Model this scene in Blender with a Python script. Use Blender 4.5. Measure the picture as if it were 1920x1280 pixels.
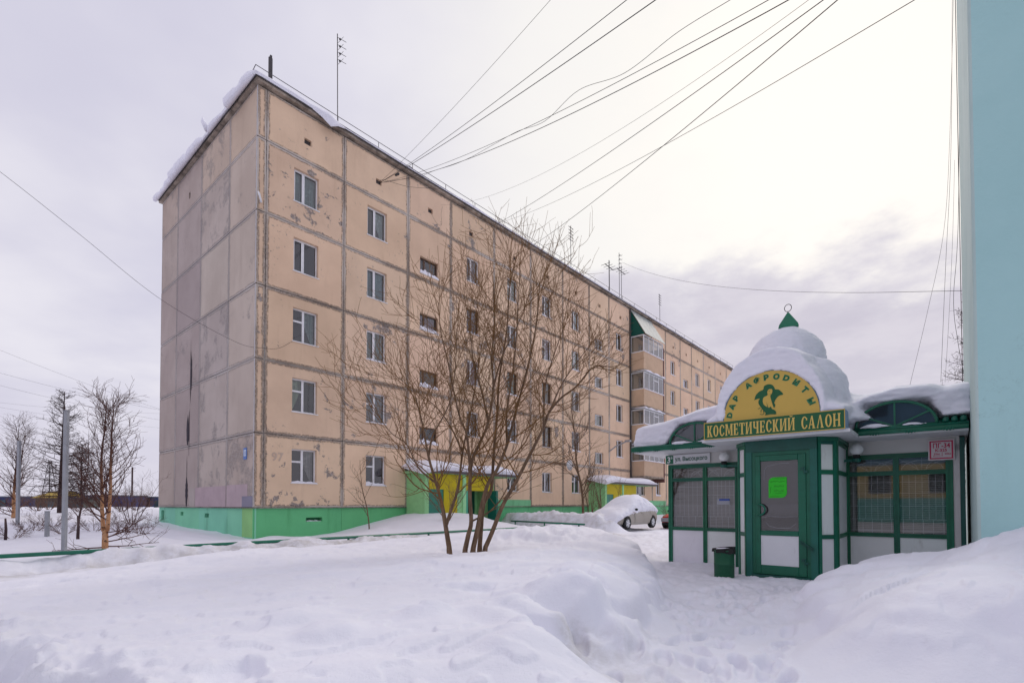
import bpy, bmesh, math, random
import numpy as np
from mathutils import Vector, Matrix

# ------------------------------------------------------------------ camera, sky, sun, exposure
sc = bpy.context.scene
for o in list(bpy.data.objects):
    bpy.data.objects.remove(o)
col = sc.collection
R_ = math.radians
EYE = 1.35
FPX, CYP, PITCH, YAW = 954.995, 924.386, R_(1.2343), R_(40.8394)   # solved from the photograph's building lines

cam_d = bpy.data.cameras.new('camera')
cam = bpy.data.objects.new('camera', cam_d)
col.objects.link(cam)
cam_d.sensor_width = 36.0
cam_d.lens = FPX / 1920 * 36.0
cam_d.shift_y = (CYP - 640) / 1920
cam_d.clip_end = 3000
cam_d.clip_start = 0.05
cam.location = (0, 0, EYE)
cam.rotation_euler = (math.pi / 2 + PITCH, 0, 0)
sc.camera = cam

SUN_EL, SUN_AZ = R_(34), R_(34)          # azimuth clockwise from +Y: the bright patch behind the cloud
sun_dir = Vector((math.sin(SUN_AZ) * math.cos(SUN_EL), math.cos(SUN_AZ) * math.cos(SUN_EL), math.sin(SUN_EL)))

world = bpy.data.worlds.new('World')
sc.world = world
world.use_nodes = True
wn, wl = world.node_tree.nodes, world.node_tree.links
wn.clear()


def wnode(t, **kw):
    n = wn.new(t)
    for k, v in kw.items():
        setattr(n, k, v)
    return n


def wmath(op, a, b=None, c=None, clamp=False):
    n = wnode('ShaderNodeMath', operation=op, use_clamp=clamp)
    for i, v in enumerate((a, b, c)):
        if v is None:
            continue
        if isinstance(v, (int, float)):
            n.inputs[i].default_value = v
        else:
            wl.new(v, n.inputs[i])
    return n.outputs[0]


def wmap(v, a, b, c=0.0, d=1.0, smooth=True):
    n = wnode('ShaderNodeMapRange')
    if smooth:
        n.interpolation_type = 'SMOOTHSTEP'
    wl.new(v, n.inputs[0])
    for i, x in enumerate((a, b, c, d)):
        n.inputs[i + 1].default_value = x
    return n.outputs[0]


def wmix(f, a, b):
    n = wnode('ShaderNodeMix', data_type='RGBA')
    if isinstance(f, (int, float)):
        n.inputs[0].default_value = f
    else:
        wl.new(f, n.inputs[0])
    for s, v in ((6, a), (7, b)):
        if isinstance(v, tuple):
            n.inputs[s].default_value = (*v, 1)
        else:
            wl.new(v, n.inputs[s])
    return n.outputs[2]


tc = wnode('ShaderNodeTexCoord')
nrm = wnode('ShaderNodeVectorMath', operation='NORMALIZE')
wl.new(tc.outputs['Generated'], nrm.inputs[0])
dirv = nrm.outputs[0]
sep = wnode('ShaderNodeSeparateXYZ')
wl.new(dirv, sep.inputs[0])
dz = sep.outputs[2]
# the cloud deck is a flat layer seen from below: coordinates dir.xy / (dir.z + k)
den = wmath('ADD', wmath('MAXIMUM', dz, 0.0), 0.18)
deck = wnode('ShaderNodeCombineXYZ')
wl.new(wmath('DIVIDE', sep.outputs[0], den), deck.inputs[0])
wl.new(wmath('DIVIDE', sep.outputs[1], den), deck.inputs[1])


def wnoise(vec, scale, detail=5, rough=0.55, off=(0, 0, 0), stretch=(1, 1, 1)):
    mp = wnode('ShaderNodeMapping')
    mp.inputs['Location'].default_value = off
    mp.inputs['Scale'].default_value = stretch
    wl.new(vec, mp.inputs[0])
    n = wnode('ShaderNodeTexNoise')
    n.inputs['Scale'].default_value = scale
    n.inputs['Detail'].default_value = detail
    n.inputs['Roughness'].default_value = rough
    wl.new(mp.outputs[0], n.inputs['Vector'])
    return n.outputs['Fac']


n_big = wnoise(deck.outputs[0], 1.0, 5, 0.55, (3.1, 1.7, 0))
n_fine = wnoise(deck.outputs[0], 3.0, 6, 0.6, (7.3, 2.1, 0))
n_dir = wnoise(dirv, 3.2, 6, 0.58, (1.3, 5.2, 0.4), (1, 1, 2.2))
sdot = wnode('ShaderNodeVectorMath', operation='DOT_PRODUCT')
wl.new(dirv, sdot.inputs[0])
sdot.inputs[1].default_value = sun_dir
sd = wmath('ADD', sdot.outputs['Value'], wmath('MULTIPLY', wmath('SUBTRACT', n_dir, 0.5), 0.10))
glow = wmap(sd, 0.70, 0.97)
glow_core = wmap(sd, 0.93, 1.0)
# low bank of darker cloud under the sun
edge = wmath('ADD', dz, wmath('MULTIPLY', wmath('SUBTRACT', n_dir, 0.5), 0.42))
edge = wmath('ADD', edge, wmath('MULTIPLY', wmath('SUBTRACT', n_fine, 0.5), 0.06))
bank = wmap(edge, 0.30, 0.42)
g2 = wmath('MULTIPLY', glow, bank)
base = wmix(wmap(n_big, 0.35, 0.68), (0.655, 0.64, 0.765), (0.82, 0.80, 0.875))
base = wmix(wmap(dz, 0.0, 0.22), (0.70, 0.675, 0.78), base)
skyc = wmix(g2, base, (0.97, 0.945, 0.91))
skyc = wmix(wmath('MULTIPLY', glow_core, bank), skyc, (1.06, 1.01, 0.95))
low = wmath('MULTIPLY', glow, wmath('SUBTRACT', 1.0, bank))
skyc = wmix(wmath('MULTIPLY', low, 0.85), skyc, wmix(wmap(n_fine, 0.35, 0.65), (0.60, 0.565, 0.65), (0.71, 0.67, 0.735)))
nish = wnode('ShaderNodeTexSky', sky_type='NISHITA')
nish.sun_disc = False
nish.sun_elevation = SUN_EL
nish.sun_rotation = SUN_AZ
sky_bg = wnode('ShaderNodeBackground')
wl.new(nish.outputs[0], sky_bg.inputs[0])
sky_bg.inputs[1].default_value = 0.05
cl_bg = wnode('ShaderNodeBackground')
wl.new(skyc, cl_bg.inputs[0])
cl_bg.inputs[1].default_value = 1.0
mixs = wnode('ShaderNodeMixShader')
mixs.inputs[0].default_value = 0.97       # overcast: the clear sky hardly shows
wl.new(sky_bg.outputs[0], mixs.inputs[1])
wl.new(cl_bg.outputs[0], mixs.inputs[2])
wout = wnode('ShaderNodeOutputWorld')
wl.new(mixs.outputs[0], wout.inputs[0])

sun_l = bpy.data.lights.new('sun', 'SUN')
sun_l.energy = 1.15
sun_l.angle = R_(20)
sun_l.color = (1.0, 0.94, 0.86)
sun_o = bpy.data.objects.new('sun', sun_l)
col.objects.link(sun_o)
sun_o.rotation_euler = sun_dir.to_track_quat('Z', 'Y').to_euler()

vs = sc.view_settings
vs.view_transform = 'Standard'
vs.look = 'None'
vs.exposure = 0.03
vs.gamma = 1.0
vs.use_curve_mapping = False

# ------------------------------------------------------------------ frames of reference
D2 = np.array([math.sin(YAW), math.cos(YAW)])         # along the long facade, away from the camera
N2 = np.array([math.cos(YAW), -math.sin(YAW)])        # out of the long facade, towards the street
C2 = np.array([-9.5816, 18.8919])                     # near corner of the apartment block
K2 = np.array([3.79, 12.31])                          # left front corner of the kiosk
_c, _s = math.cos(PITCH), math.sin(PITCH)


def ray(x, y):
    r = (x - 960) / FPX
    v = (CYP - y) / FPX
    return np.array([r, _c - v * _s, _s + v * _c])


def at_z(x, y, z):
    """measured point: where the sight line through a photo pixel meets height z"""
    d = ray(x, y)
    return d * ((z - EYE) / d[2]) + np.array([0, 0, EYE])


def at_d(x, y, Y):
    d = ray(x, y)
    return d * (Y / d[1]) + np.array([0, 0, EYE])


def at_fac(x, y, off=0.0):
    d = ray(x, y)
    P = C2 + N2 * off
    return d * ((P @ N2) / (d[:2] @ N2)) + np.array([0, 0, EYE])


def uo(p):
    q = np.asarray(p)[:2] - C2
    return float(q @ D2), float(q @ N2)


def fac_pt(u, off, z):
    q = C2 + D2 * u + N2 * off
    return np.array([q[0], q[1], z])


def kio_pt(s, y, z):
    q = K2 + N2 * s + D2 * y
    return np.array([q[0], q[1], z])


# ------------------------------------------------------------------ helpers
def tag(o, label=None, cat=None, group=None, kind=None):
    if label: o['label'] = label
    if cat: o['category'] = cat
    if group: o['group'] = group
    if kind: o['kind'] = kind
    return o


def empty(name, loc=(0, 0, 0), rz=0.0, parent=None):
    o = bpy.data.objects.new(name, None)
    o.empty_display_size = 0.2
    o.location = loc
    o.rotation_euler = (0, 0, rz)
    if parent: o.parent = parent
    col.objects.link(o)
    return o


def inst(name, me, parent=None, loc=(0, 0, 0), rot=(0, 0, 0), color=None):
    o = bpy.data.objects.new(name, me)
    o.location = loc
    o.rotation_euler = rot
    if parent: o.parent = parent
    if color: o.color = (*color, 1)
    col.objects.link(o)
    return o


class MB:
    def __init__(s):
        s.v, s.f, s.mi = [], [], []

    def quad(s, a, b, c, d, m=0):
        n = len(s.v)
        s.v += [tuple(a), tuple(b), tuple(c), tuple(d)]
        s.f.append((n, n + 1, n + 2, n + 3)); s.mi.append(m)

    def poly(s, pts, m=0):
        n = len(s.v)
        s.v += [tuple(p) for p in pts]
        s.f.append(tuple(range(n, n + len(pts)))); s.mi.append(m)

    def box(s, x0, x1, y0, y1, z0, z1, m=0):
        n = len(s.v)
        s.v += [(x, y, z) for z in (z0, z1) for y in (y0, y1) for x in (x0, x1)]
        for f in ((0, 2, 3, 1), (4, 5, 7, 6), (0, 1, 5, 4), (2, 6, 7, 3), (0, 4, 6, 2), (1, 3, 7, 5)):
            s.f.append(tuple(n + i for i in f)); s.mi.append(m)

    def bar(s, a, b, w, h=None, m=0, up=(0, 0, 1)):
        """rectangular bar from a to b"""
        h = h or w
        a, b = Vector(a), Vector(b)
        t = (b - a).normalized()
        up = Vector(up)
        if abs(t.dot(up)) > 0.97: up = Vector((1, 0, 0))
        x = t.cross(up).normalized() * w / 2
        y = x.cross(t).normalized() * h / 2
        n = len(s.v)
        for p in (a, b):
            s.v += [tuple(p - x - y), tuple(p + x - y), tuple(p + x + y), tuple(p - x + y)]
        for f in ((3, 2, 1, 0), (4, 5, 6, 7), (0, 1, 5, 4), (1, 2, 6, 5), (2, 3, 7, 6), (3, 0, 4, 7)):
            s.f.append(tuple(n + i for i in f)); s.mi.append(m)

    def tube(s, pts, rad, k=6, m=0, cap=True):
        P = [Vector(p) for p in pts]
        if not hasattr(rad, '__len__'): rad = [rad] * len(P)
        n0 = len(s.v)
        ref = None
        for i, p in enumerate(P):
            t = (P[min(i + 1, len(P) - 1)] - P[max(i - 1, 0)])
            if t.length < 1e-9: t = Vector((0, 0, 1))
            t.normalize()
            if ref is None:
                ref = t.orthogonal().normalized()
            ref = (ref - t * ref.dot(t))
            if ref.length < 1e-6: ref = t.orthogonal()
            ref.normalize()
            b = t.cross(ref)
            for j in range(k):
                an = 2 * math.pi * j / k
                s.v.append(tuple(p + (ref * math.cos(an) + b * math.sin(an)) * rad[i]))
        for i in range(len(P) - 1):
            for j in range(k):
                a, c = n0 + i * k + j, n0 + i * k + (j + 1) % k
                s.f.append((a, c, c + k, a + k)); s.mi.append(m)
        if cap:
            s.f.append(tuple(n0 + j for j in range(k))[::-1]); s.mi.append(m)
            e = n0 + (len(P) - 1) * k
            s.f.append(tuple(e + j for j in range(k))); s.mi.append(m)

    def lathe(s, prof, k=24, c=(0, 0, 0), m=0):
        n0 = len(s.v)
        for r, z in prof:
            for j in range(k):
                an = 2 * math.pi * j / k
                s.v.append((c[0] + r * math.cos(an), c[1] + r * math.sin(an), c[2] + z))
        for i in range(len(prof) - 1):
            for j in range(k):
                a, b = n0 + i * k + j, n0 + i * k + (j + 1) % k
                s.f.append((a, b, b + k, a + k)); s.mi.append(m)
        s.f.append(tuple(n0 + j for j in range(k))[::-1]); s.mi.append(m)
        e = n0 + (len(prof) - 1) * k
        s.f.append(tuple(e + j for j in range(k))); s.mi.append(m)

    def prism(s, poly, y0, y1, m=0):
        """poly in (x, z), extruded from y0 to y1"""
        n = len(s.v); k = len(poly)
        s.v += [(x, y0, z) for x, z in poly] + [(x, y1, z) for x, z in poly]
        s.f.append(tuple(range(n, n + k))); s.mi.append(m)
        s.f.append(tuple(range(n + 2 * k - 1, n + k - 1, -1))); s.mi.append(m)
        for i in range(k):
            j = (i + 1) % k
            s.f.append((n + j, n + i, n + k + i, n + k + j)); s.mi.append(m)

    def slab(s, poly, z0, z1, m=0):
        """poly in (x, y), extruded in z"""
        n = len(s.v); k = len(poly)
        s.v += [(x, y, z0) for x, y in poly] + [(x, y, z1) for x, y in poly]
        s.f.append(tuple(range(n + k - 1, n - 1, -1))); s.mi.append(m)
        s.f.append(tuple(range(n + k, n + 2 * k))); s.mi.append(m)
        for i in range(k):
            j = (i + 1) % k
            s.f.append((n + i, n + j, n + k + j, n + k + i)); s.mi.append(m)

    def mesh(s, name, mats, smooth=False, fix=True, bevel=0):
        me = bpy.data.meshes.new(name)
        me.from_pydata(s.v, [], s.f)
        for mt in (mats if isinstance(mats, (list, tuple)) else [mats]):
            me.materials.append(mt)
        if any(s.mi):
            me.polygons.foreach_set('material_index', s.mi)
        if fix or bevel:
            bm = bmesh.new(); bm.from_mesh(me)
            bmesh.ops.recalc_face_normals(bm, faces=bm.faces)
            if bevel:
                bmesh.ops.bevel(bm, geom=[e for e in bm.edges if e.is_manifold and e.calc_face_angle(0) > 0.5],
                                offset=bevel, segments=1, affect='EDGES', clamp_overlap=True)
            bm.to_mesh(me); bm.free()
        if smooth:
            me.polygons.foreach_set('use_smooth', [True] * len(me.polygons))
        me.update()
        return me

    def obj(s, name, mats, parent=None, smooth=False, loc=(0, 0, 0), rot=(0, 0, 0), fix=True, bevel=0, color=None):
        return inst(name, s.mesh(name, mats, smooth, fix, bevel), parent, loc, rot, color)


def boxobj(name, mat, parent, x0, x1, y0, y1, z0, z1, bevel=0, color=None):
    m = MB(); m.box(x0, x1, y0, y1, z0, z1)
    return m.obj(name, mat, parent, bevel=bevel, color=color, fix=False)


def smoothpath(pts, n=8):
    """Catmull-Rom through the points"""
    P = [np.array(p, float) for p in pts]
    P = [2 * P[0] - P[1]] + P + [2 * P[-1] - P[-2]]
    out = []
    for i in range(1, len(P) - 2):
        a, b, c, d = P[i - 1:i + 3]
        for j in range(n):
            t = j / n
            out.append(0.5 * (2 * b + (c - a) * t + (2 * a - 5 * b + 4 * c - d) * t * t + (3 * b - a - 3 * c + d) * t ** 3))
    out.append(P[-2])
    return out


def text_mesh(name, body, size, mat, bold=0.0, sx=1.0, ex=0.004, space=1.0, align='CENTER'):
    cu = bpy.data.curves.new('lettering_curve', 'FONT')
    cu.body = body; cu.size = size; cu.extrude = ex; cu.offset = bold
    cu.align_x = align; cu.align_y = 'BOTTOM_BASELINE'; cu.space_character = space
    cu.resolution_u = 3
    ob = bpy.data.objects.new('lettering_curve', cu)
    col.objects.link(ob)
    dg = bpy.context.evaluated_depsgraph_get()
    me = bpy.data.meshes.new_from_object(ob.evaluated_get(dg))
    bpy.data.objects.remove(ob); bpy.data.curves.remove(cu)
    me.name = name
    me.transform(Matrix.Rotation(math.pi / 2, 4, 'X') @ Matrix.Diagonal((sx, 1, 1, 1)))
    me.materials.clear(); me.materials.append(mat)
    return me


# ------------------------------------------------------------------ numpy noise
_rs = np.random.RandomState(7)
_perm = _rs.permutation(256)
_perm = np.concatenate([_perm, _perm])
_g = _rs.rand(256, 2) * 2 - 1
_g /= np.linalg.norm(_g, axis=1)[:, None]


def perlin(x, y):
    xi, yi = np.floor(x).astype(int), np.floor(y).astype(int)
    xf, yf = x - xi, y - yi
    xi &= 255; yi &= 255
    u = xf ** 3 * (xf * (xf * 6 - 15) + 10); v = yf ** 3 * (yf * (yf * 6 - 15) + 10)

    def gr(i, j, dx, dy):
        h = _perm[_perm[(xi + i) & 255] + ((yi + j) & 255)]
        return _g[h, 0] * dx + _g[h, 1] * dy
    n00, n10 = gr(0, 0, xf, yf), gr(1, 0, xf - 1, yf)
    n01, n11 = gr(0, 1, xf, yf - 1), gr(1, 1, xf - 1, yf - 1)
    return (n00 * (1 - u) + n10 * u) * (1 - v) + (n01 * (1 - u) + n11 * u) * v


def fbm(x, y, o=4, gain=0.5):
    r = 0; a = 1.0
    for i in range(o):
        r = r + a * perlin(x * 2 ** i + 17.3 * i, y * 2 ** i + 5.1 * i); a *= gain
    return r


def sstep(a, b, x):
    t = np.clip((x - a) / (b - a), 0, 1)
    return t * t * (3 - 2 * t)


# ------------------------------------------------------------------ materials
class NT:
    def __init__(s, name, rough=0.8, spec=0.3):
        s.m = bpy.data.materials.new(name)
        s.m.use_nodes = True
        s.t = s.m.node_tree; s.n = s.t.nodes; s.l = s.t.links
        s.b = s.n['Principled BSDF']
        s.b.inputs['Roughness'].default_value = rough
        s.b.inputs['Specular IOR Level'].default_value = spec

    def node(s, t, **kw):
        n = s.n.new(t)
        for k, v in kw.items(): setattr(n, k, v)
        return n

    def put(s, sock, v):
        if isinstance(v, (int, float)): sock.default_value = v
        elif isinstance(v, tuple): sock.default_value = (*v, 1) if len(v) == 3 and sock.type == 'RGBA' else v
        else: s.l.new(v, sock)

    def math(s, op, a, b=None, c=None, clamp=False):
        n = s.node('ShaderNodeMath', operation=op, use_clamp=clamp)
        for i, v in enumerate((a, b, c)):
            if v is not None: s.put(n.inputs[i], v)
        return n.outputs[0]

    def map(s, v, a, b, c=0.0, d=1.0):
        n = s.node('ShaderNodeMapRange', interpolation_type='SMOOTHSTEP')
        s.put(n.inputs[0], v)
        for i, x in enumerate((a, b, c, d)): s.put(n.inputs[i + 1], x)
        return n.outputs[0]

    def mix(s, f, a, b, blend='MIX'):
        n = s.node('ShaderNodeMix', data_type='RGBA', blend_type=blend)
        s.put(n.inputs[0], f); s.put(n.inputs[6], a); s.put(n.inputs[7], b)
        return n.outputs[2]

    def noise(s, scale, detail=4, rough=0.55, stretch=(1, 1, 1), vec=None, w=None, dist=0.0):
        if vec is None:
            vec = s.node('ShaderNodeNewGeometry').outputs['Position']
        mp = s.node('ShaderNodeMapping')
        mp.inputs['Scale'].default_value = stretch
        s.l.new(vec, mp.inputs[0])
        n = s.node('ShaderNodeTexNoise')
        n.inputs['Scale'].default_value = scale
        n.inputs['Detail'].default_value = detail
        n.inputs['Roughness'].default_value = rough
        n.inputs['Distortion'].default_value = dist
        if w is not None:
            n.noise_dimensions = '4D'; s.put(n.inputs['W'], w)
        s.l.new(mp.outputs[0], n.inputs['Vector'])
        return n.outputs['Fac']

    def bump(s, h, strength=0.3, dist=0.02):
        n = s.node('ShaderNodeBump')
        n.inputs['Strength'].default_value = strength
        n.inputs['Distance'].default_value = dist
        s.l.new(h, n.inputs['Height'])
        s.l.new(n.outputs[0], s.b.inputs['Normal'])

    def col(s, v): s.put(s.b.inputs['Base Color'], v)


def simple(name, c, rough=0.6, spec=0.3, var=0.12, scale=6.0, metal=0.0, bump=0.0):
    t = NT(name, rough, spec)
    d = tuple(x * (1 - var) for x in c); e = tuple(min(1, x * (1 + var)) for x in c)
    t.col(t.mix(t.map(t.noise(scale, 5, 0.6), 0.3, 0.7), d, e))
    t.b.inputs['Metallic'].default_value = metal
    if bump: t.bump(t.noise(scale * 8, 3), bump, 0.01)
    return t.m


def make_snow(name, dirt=False, tint=(0.82, 0.815, 0.90)):
    t = NT(name, 0.75, 0.25)
    n1 = t.noise(0.9, 4, 0.55); n2 = t.noise(28, 4, 0.65); n3 = t.noise(150, 2, 0.6)
    c = t.mix(t.map(n1, 0.35, 0.65), tuple(x * 0.965 for x in tint), tint)
    if dirt:
        at = t.node('ShaderNodeAttribute', attribute_name='dirt')
        m = t.math('MULTIPLY', at.outputs['Fac'], t.map(t.noise(2.6, 7, 0.72, stretch=(1, 1, 1.6)), 0.30, 0.68))
        c = t.mix(m, c, (0.45, 0.425, 0.41))
    t.col(c)
    n4 = t.noise(9, 5, 0.68)
    h = t.math('ADD', t.math('ADD', t.math('MULTIPLY', n2, 0.6), t.math('MULTIPLY', n3, 0.35)), t.math('MULTIPLY', n4, 0.9))
    t.bump(h, 0.42, 0.022)
    return t.m


M_SNOW = make_snow('snow')
M_GROUND = make_snow('snow_ground', True)


def facade_mat(name, end=False, worn=0.0):
    """painted precast concrete; the panel's own tint is the object colour"""
    t = NT(name, 0.9, 0.2)
    oi = t.node('ShaderNodeObjectInfo')
    uv1 = t.node('ShaderNodeUVMap', uv_map='near'); uv2 = t.node('ShaderNodeUVMap', uv_map='far')
    a = t.node('ShaderNodeSeparateXYZ'); b = t.node('ShaderNodeSeparateXYZ')
    t.l.new(uv1.outputs[0], a.inputs[0]); t.l.new(uv2.outputs[0], b.inputs[0])
    ed = t.math('MINIMUM', t.math('MINIMUM', a.outputs[0], a.outputs[1]), t.math('MINIMUM', b.outputs[0], b.outputs[1]))
    rnd = oi.outputs['Random']
    base = oi.outputs['Color']
    broad = t.noise(0.45, 4, 0.6)
    c = t.mix(t.map(broad, 0.3, 0.7), t.mix(1.0, base, (0.90, 0.885, 0.88), 'MULTIPLY'), t.mix(1.0, base, (1.05, 1.05, 1.05), 'MULTIPLY'))
    # rain streaks
    st = t.noise(2.4, 5, 0.62, stretch=(1, 1, 0.12))
    c = t.mix(t.math('MULTIPLY', t.map(st, 0.52, 0.78), 0.28), c, t.mix(1.0, base, (0.60, 0.55, 0.53), 'MULTIPLY'))
    grain = t.noise(16, 5, 0.7)
    c = t.mix(t.map(grain, 0.60, 0.80, 0.0, 0.35), c, (0.33, 0.29, 0.27))
    # flaked paint: grey concrete shows, more on some panels than others
    fl = t.noise(1.15, 9, 0.70, w=t.math('MULTIPLY', rnd, 30.0), dist=0.4)
    lo = t.math('SUBTRACT', 0.675 if not end else 0.66 - worn, t.math('MULTIPLY', t.math('POWER', rnd, 2.0), 0.13 if not end else 0.20))
    flake = t.map(fl, lo, t.math('ADD', lo, 0.03 if not end else 0.10))
    speck = t.math('MULTIPLY', t.map(t.noise(9, 6, 0.7), 0.60, 0.64), t.map(t.noise(0.8, 3, 0.5, w=t.math('MULTIPLY', rnd, 17.0)), 0.52, 0.68))
    flake = t.math('MAXIMUM', flake, speck)
    c = t.mix(t.math('MULTIPLY', flake, 0.85 if not end else 0.55), c, t.mix(t.map(grain, .35, .65), (0.13, 0.115, 0.115), (0.34, 0.315, 0.31)))
    # cement smeared by hand over the joints: dark ragged rims, paler mortar between
    jn = t.noise(2.2, 7, 0.68); jf = t.noise(11, 7, 0.78); jl = t.noise(30, 4, 0.7)
    wob = t.math('ADD', ed, t.math('MULTIPLY', t.math('SUBTRACT', jn, 0.5), 0.16))
    smear = t.map(wob, 0.066, 0.045)
    rimband = t.math('MULTIPLY', t.map(wob, 0.118, 0.082), t.map(wob, 0.025, 0.055))
    rim = t.math('MULTIPLY', rimband, t.map(jf, 0.38, 0.56))
    cem = t.mix(t.map(jf, 0.36, 0.60), (0.13, 0.105, 0.088), (0.40, 0.35, 0.31))
    cem = t.mix(t.map(jl, 0.60, 0.72, 0, .7), cem, (0.07, 0.055, 0.05))
    zone = t.noise(0.28, 3, .5)
    cem = t.mix(t.map(zone, 0.49, 0.60, 0, .8), cem, (0.58, 0.54, 0.51))
    cem = t.mix(t.map(zone, 0.47, 0.38, 0, .55), cem, (0.10, 0.082, 0.07))
    if end:
        cem = t.mix(0.55, cem, (0.50, 0.475, 0.49))
    c = t.mix(t.math('MULTIPLY', rim, 0.68 if not end else 0.42), c, (0.075, 0.06, 0.055))
    c = t.mix(t.math('MULTIPLY', smear, 0.82 if not end else 0.65), c, cem)
    t.col(c)
    h = t.math('ADD', t.math('MULTIPLY', jf, t.map(wob, 0.16, 0.06)), t.math('MULTIPLY', grain, 0.25))
    t.bump(t.math('SUBTRACT', h, t.math('MULTIPLY', flake, 0.3)), 0.8, 0.03)
    return t.m


M_FAC = facade_mat('panel_paint')
M_END = facade_mat('end_panel_paint', True)
M_ENDM = facade_mat('mottled_end_panel_paint', True, 0.15)


def joint_mat():
    t = NT('joint_mortar', 0.95, 0.1)
    n = t.noise(9, 7, 0.75); b = t.noise(0.35, 3)
    c = t.mix(t.map(n, 0.35, 0.65), (0.07, 0.06, 0.055), (0.33, 0.30, 0.28))
    t.col(t.mix(t.math('MULTIPLY', t.map(b, 0.5, 0.62), 0.6), c, (0.55, 0.52, 0.49)))
    t.bump(n, 0.8, 0.03)
    return t.m


M_JOINT = joint_mat()


def plinth_mat(name, c):
    t = NT(name, 0.75, 0.25)
    oi = t.node('ShaderNodeObjectInfo')
    n = t.noise(0.8, 4); g = t.noise(12, 5, 0.7); s = t.noise(2.0, 5, 0.6, stretch=(1, 1, 0.15))
    k = oi.outputs['Color']
    cc = t.mix(t.map(n, 0.3, 0.7), t.mix(1.0, k, (0.88, 0.9, 0.9), 'MULTIPLY'), k)
    cc = t.mix(t.map(g, 0.66, 0.74, 0, 0.5), cc, t.mix(1.0, k, (0.5, 0.55, 0.5), 'MULTIPLY'))
    cc = t.mix(t.map(s, 0.54, 0.72, 0, 0.55), cc, t.mix(1.0, k, (0.5, 0.58, 0.5), 'MULTIPLY'))
    t.col(cc)
    t.bump(g, 0.3, 0.01)
    return t.m


M_PLINTH = plinth_mat('plinth_paint', None)


def tint_mat(name, rough=0.6, spec=0.3, var=0.1, scale=5.0, bump=0.0, dirt=0.25):
    """material whose colour is the object's own colour"""
    t = NT(name, rough, spec)
    k = t.node('ShaderNodeObjectInfo').outputs['Color']
    c = t.mix(t.map(t.noise(scale, 5, 0.6), 0.3, 0.7), t.mix(1.0, k, (1 - var,) * 3, 'MULTIPLY'), k)
    if dirt:
        c = t.mix(t.map(t.noise(scale * 3, 6, 0.7, stretch=(1, 1, 0.3)), 0.58, 0.78, 0, dirt), c, t.mix(1.0, k, (0.45, 0.42, 0.38), 'MULTIPLY'))
    t.col(c)
    if bump: t.bump(t.noise(scale * 10, 3), bump, 0.01)
    return t.m


M_TINT = tint_mat('painted_surface')
M_TINTG = tint_mat('gloss_painted_surface', 0.35, 0.5, 0.08, 5.0, 0.0, 0.15)
M_PVC = simple('white_plastic', (0.74, 0.74, 0.77), 0.4, 0.4, 0.05)
M_WOODF = simple('old_brown_wood', (0.11, 0.07, 0.055), 0.7)
M_GREEN = tint_mat('dark_green_enamel', 0.42, 0.45, 0.22, 3.0, 0.0, 0.5)
G_DK = (0.003, 0.125, 0.070)
G_TEAL = (0.006, 0.125, 0.095)
M_WHITEP = tint_mat('white_sandwich_panel', 0.5, 0.4, 0.07, 1.6, 0.0, 0.5)
M_METAL = simple('dark_steel', (0.055, 0.05, 0.055), 0.55, 0.4, 0.2)
M_GALV = simple('grey_steel', (0.30, 0.31, 0.34), 0.5, 0.4, 0.1)
M_CABLE = simple('cable_sheath', (0.03, 0.027, 0.03), 0.6)
M_BLACK = simple('black_rubber', (0.012, 0.012, 0.013), 0.6)
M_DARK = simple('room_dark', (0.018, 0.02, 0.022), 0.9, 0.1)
M_LAMP = simple('frosted_globe', (0.78, 0.80, 0.80), 0.25, 0.5, 0.03)


def glass_mat(name, tint=(0.75, 0.8, 0.82), refl=1.0, ior=1.5):
    t = NT(name)
    t.n.remove(t.b)
    tr = t.node('ShaderNodeBsdfTransparent'); tr.inputs[0].default_value = (*tint, 1)
    gl = t.node('ShaderNodeBsdfGlossy'); gl.inputs['Roughness'].default_value = 0.02
    fr = t.node('ShaderNodeFresnel'); fr.inputs[0].default_value = ior
    bp = t.node('ShaderNodeBump'); bp.inputs['Strength'].default_value = 0.03
    t.l.new(t.noise(1.5, 2), bp.inputs['Height'])
    t.l.new(bp.outputs[0], gl.inputs['Normal'])
    mx = t.node('ShaderNodeMixShader')
    t.l.new(t.math('MULTIPLY', fr.outputs[0], refl, clamp=True), mx.inputs[0])
    t.l.new(tr.outputs[0], mx.inputs[1]); t.l.new(gl.outputs[0], mx.inputs[2])
    t.l.new(mx.outputs[0], t.n['Material Output'].inputs[0])
    return t.m


M_GLASS = glass_mat('window_glass', (0.68, 0.74, 0.77), 3.0, 1.55)
M_GLASSK = glass_mat('kiosk_glass', (0.80, 0.81, 0.82), 2.6, 1.55)
M_GLASSD = glass_mat('tinted_glass', (0.62, 0.62, 0.64), 2.2, 1.55)


def curtain_mat():
    t = NT('curtain_cloth', 0.9, 0.1)
    k = t.node('ShaderNodeObjectInfo').outputs['Color']
    n = t.noise(22, 2, 0.5, stretch=(1, 1, 0.04)); p = t.noise(7, 4)
    c = t.mix(t.map(n, 0.3, 0.7), t.mix(1.0, k, (0.55, 0.55, 0.55), 'MULTIPLY'), k)
    t.col(t.mix(t.map(p, 0.55, 0.6, 0, 0.3), c, t.mix(1.0, k, (1.5, 1.5, 1.5), 'MULTIPLY')))
    return t.m


M_CURT = curtain_mat()


def bark_mat(name, c1, c2, band=None):
    t = NT(name, 0.9, 0.15)
    n = t.noise(14, 5, 0.7, stretch=(1, 1, 0.3))
    c = t.mix(t.map(n, 0.3, 0.7), c1, c2)
    if band:
        b = t.noise(7, 6, 0.7, stretch=(1, 1, 2.5))
        c = t.mix(t.map(b, 0.56, 0.62), c, band)
    t.col(c)
    t.bump(n, 0.5, 0.01)
    return t.m


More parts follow.
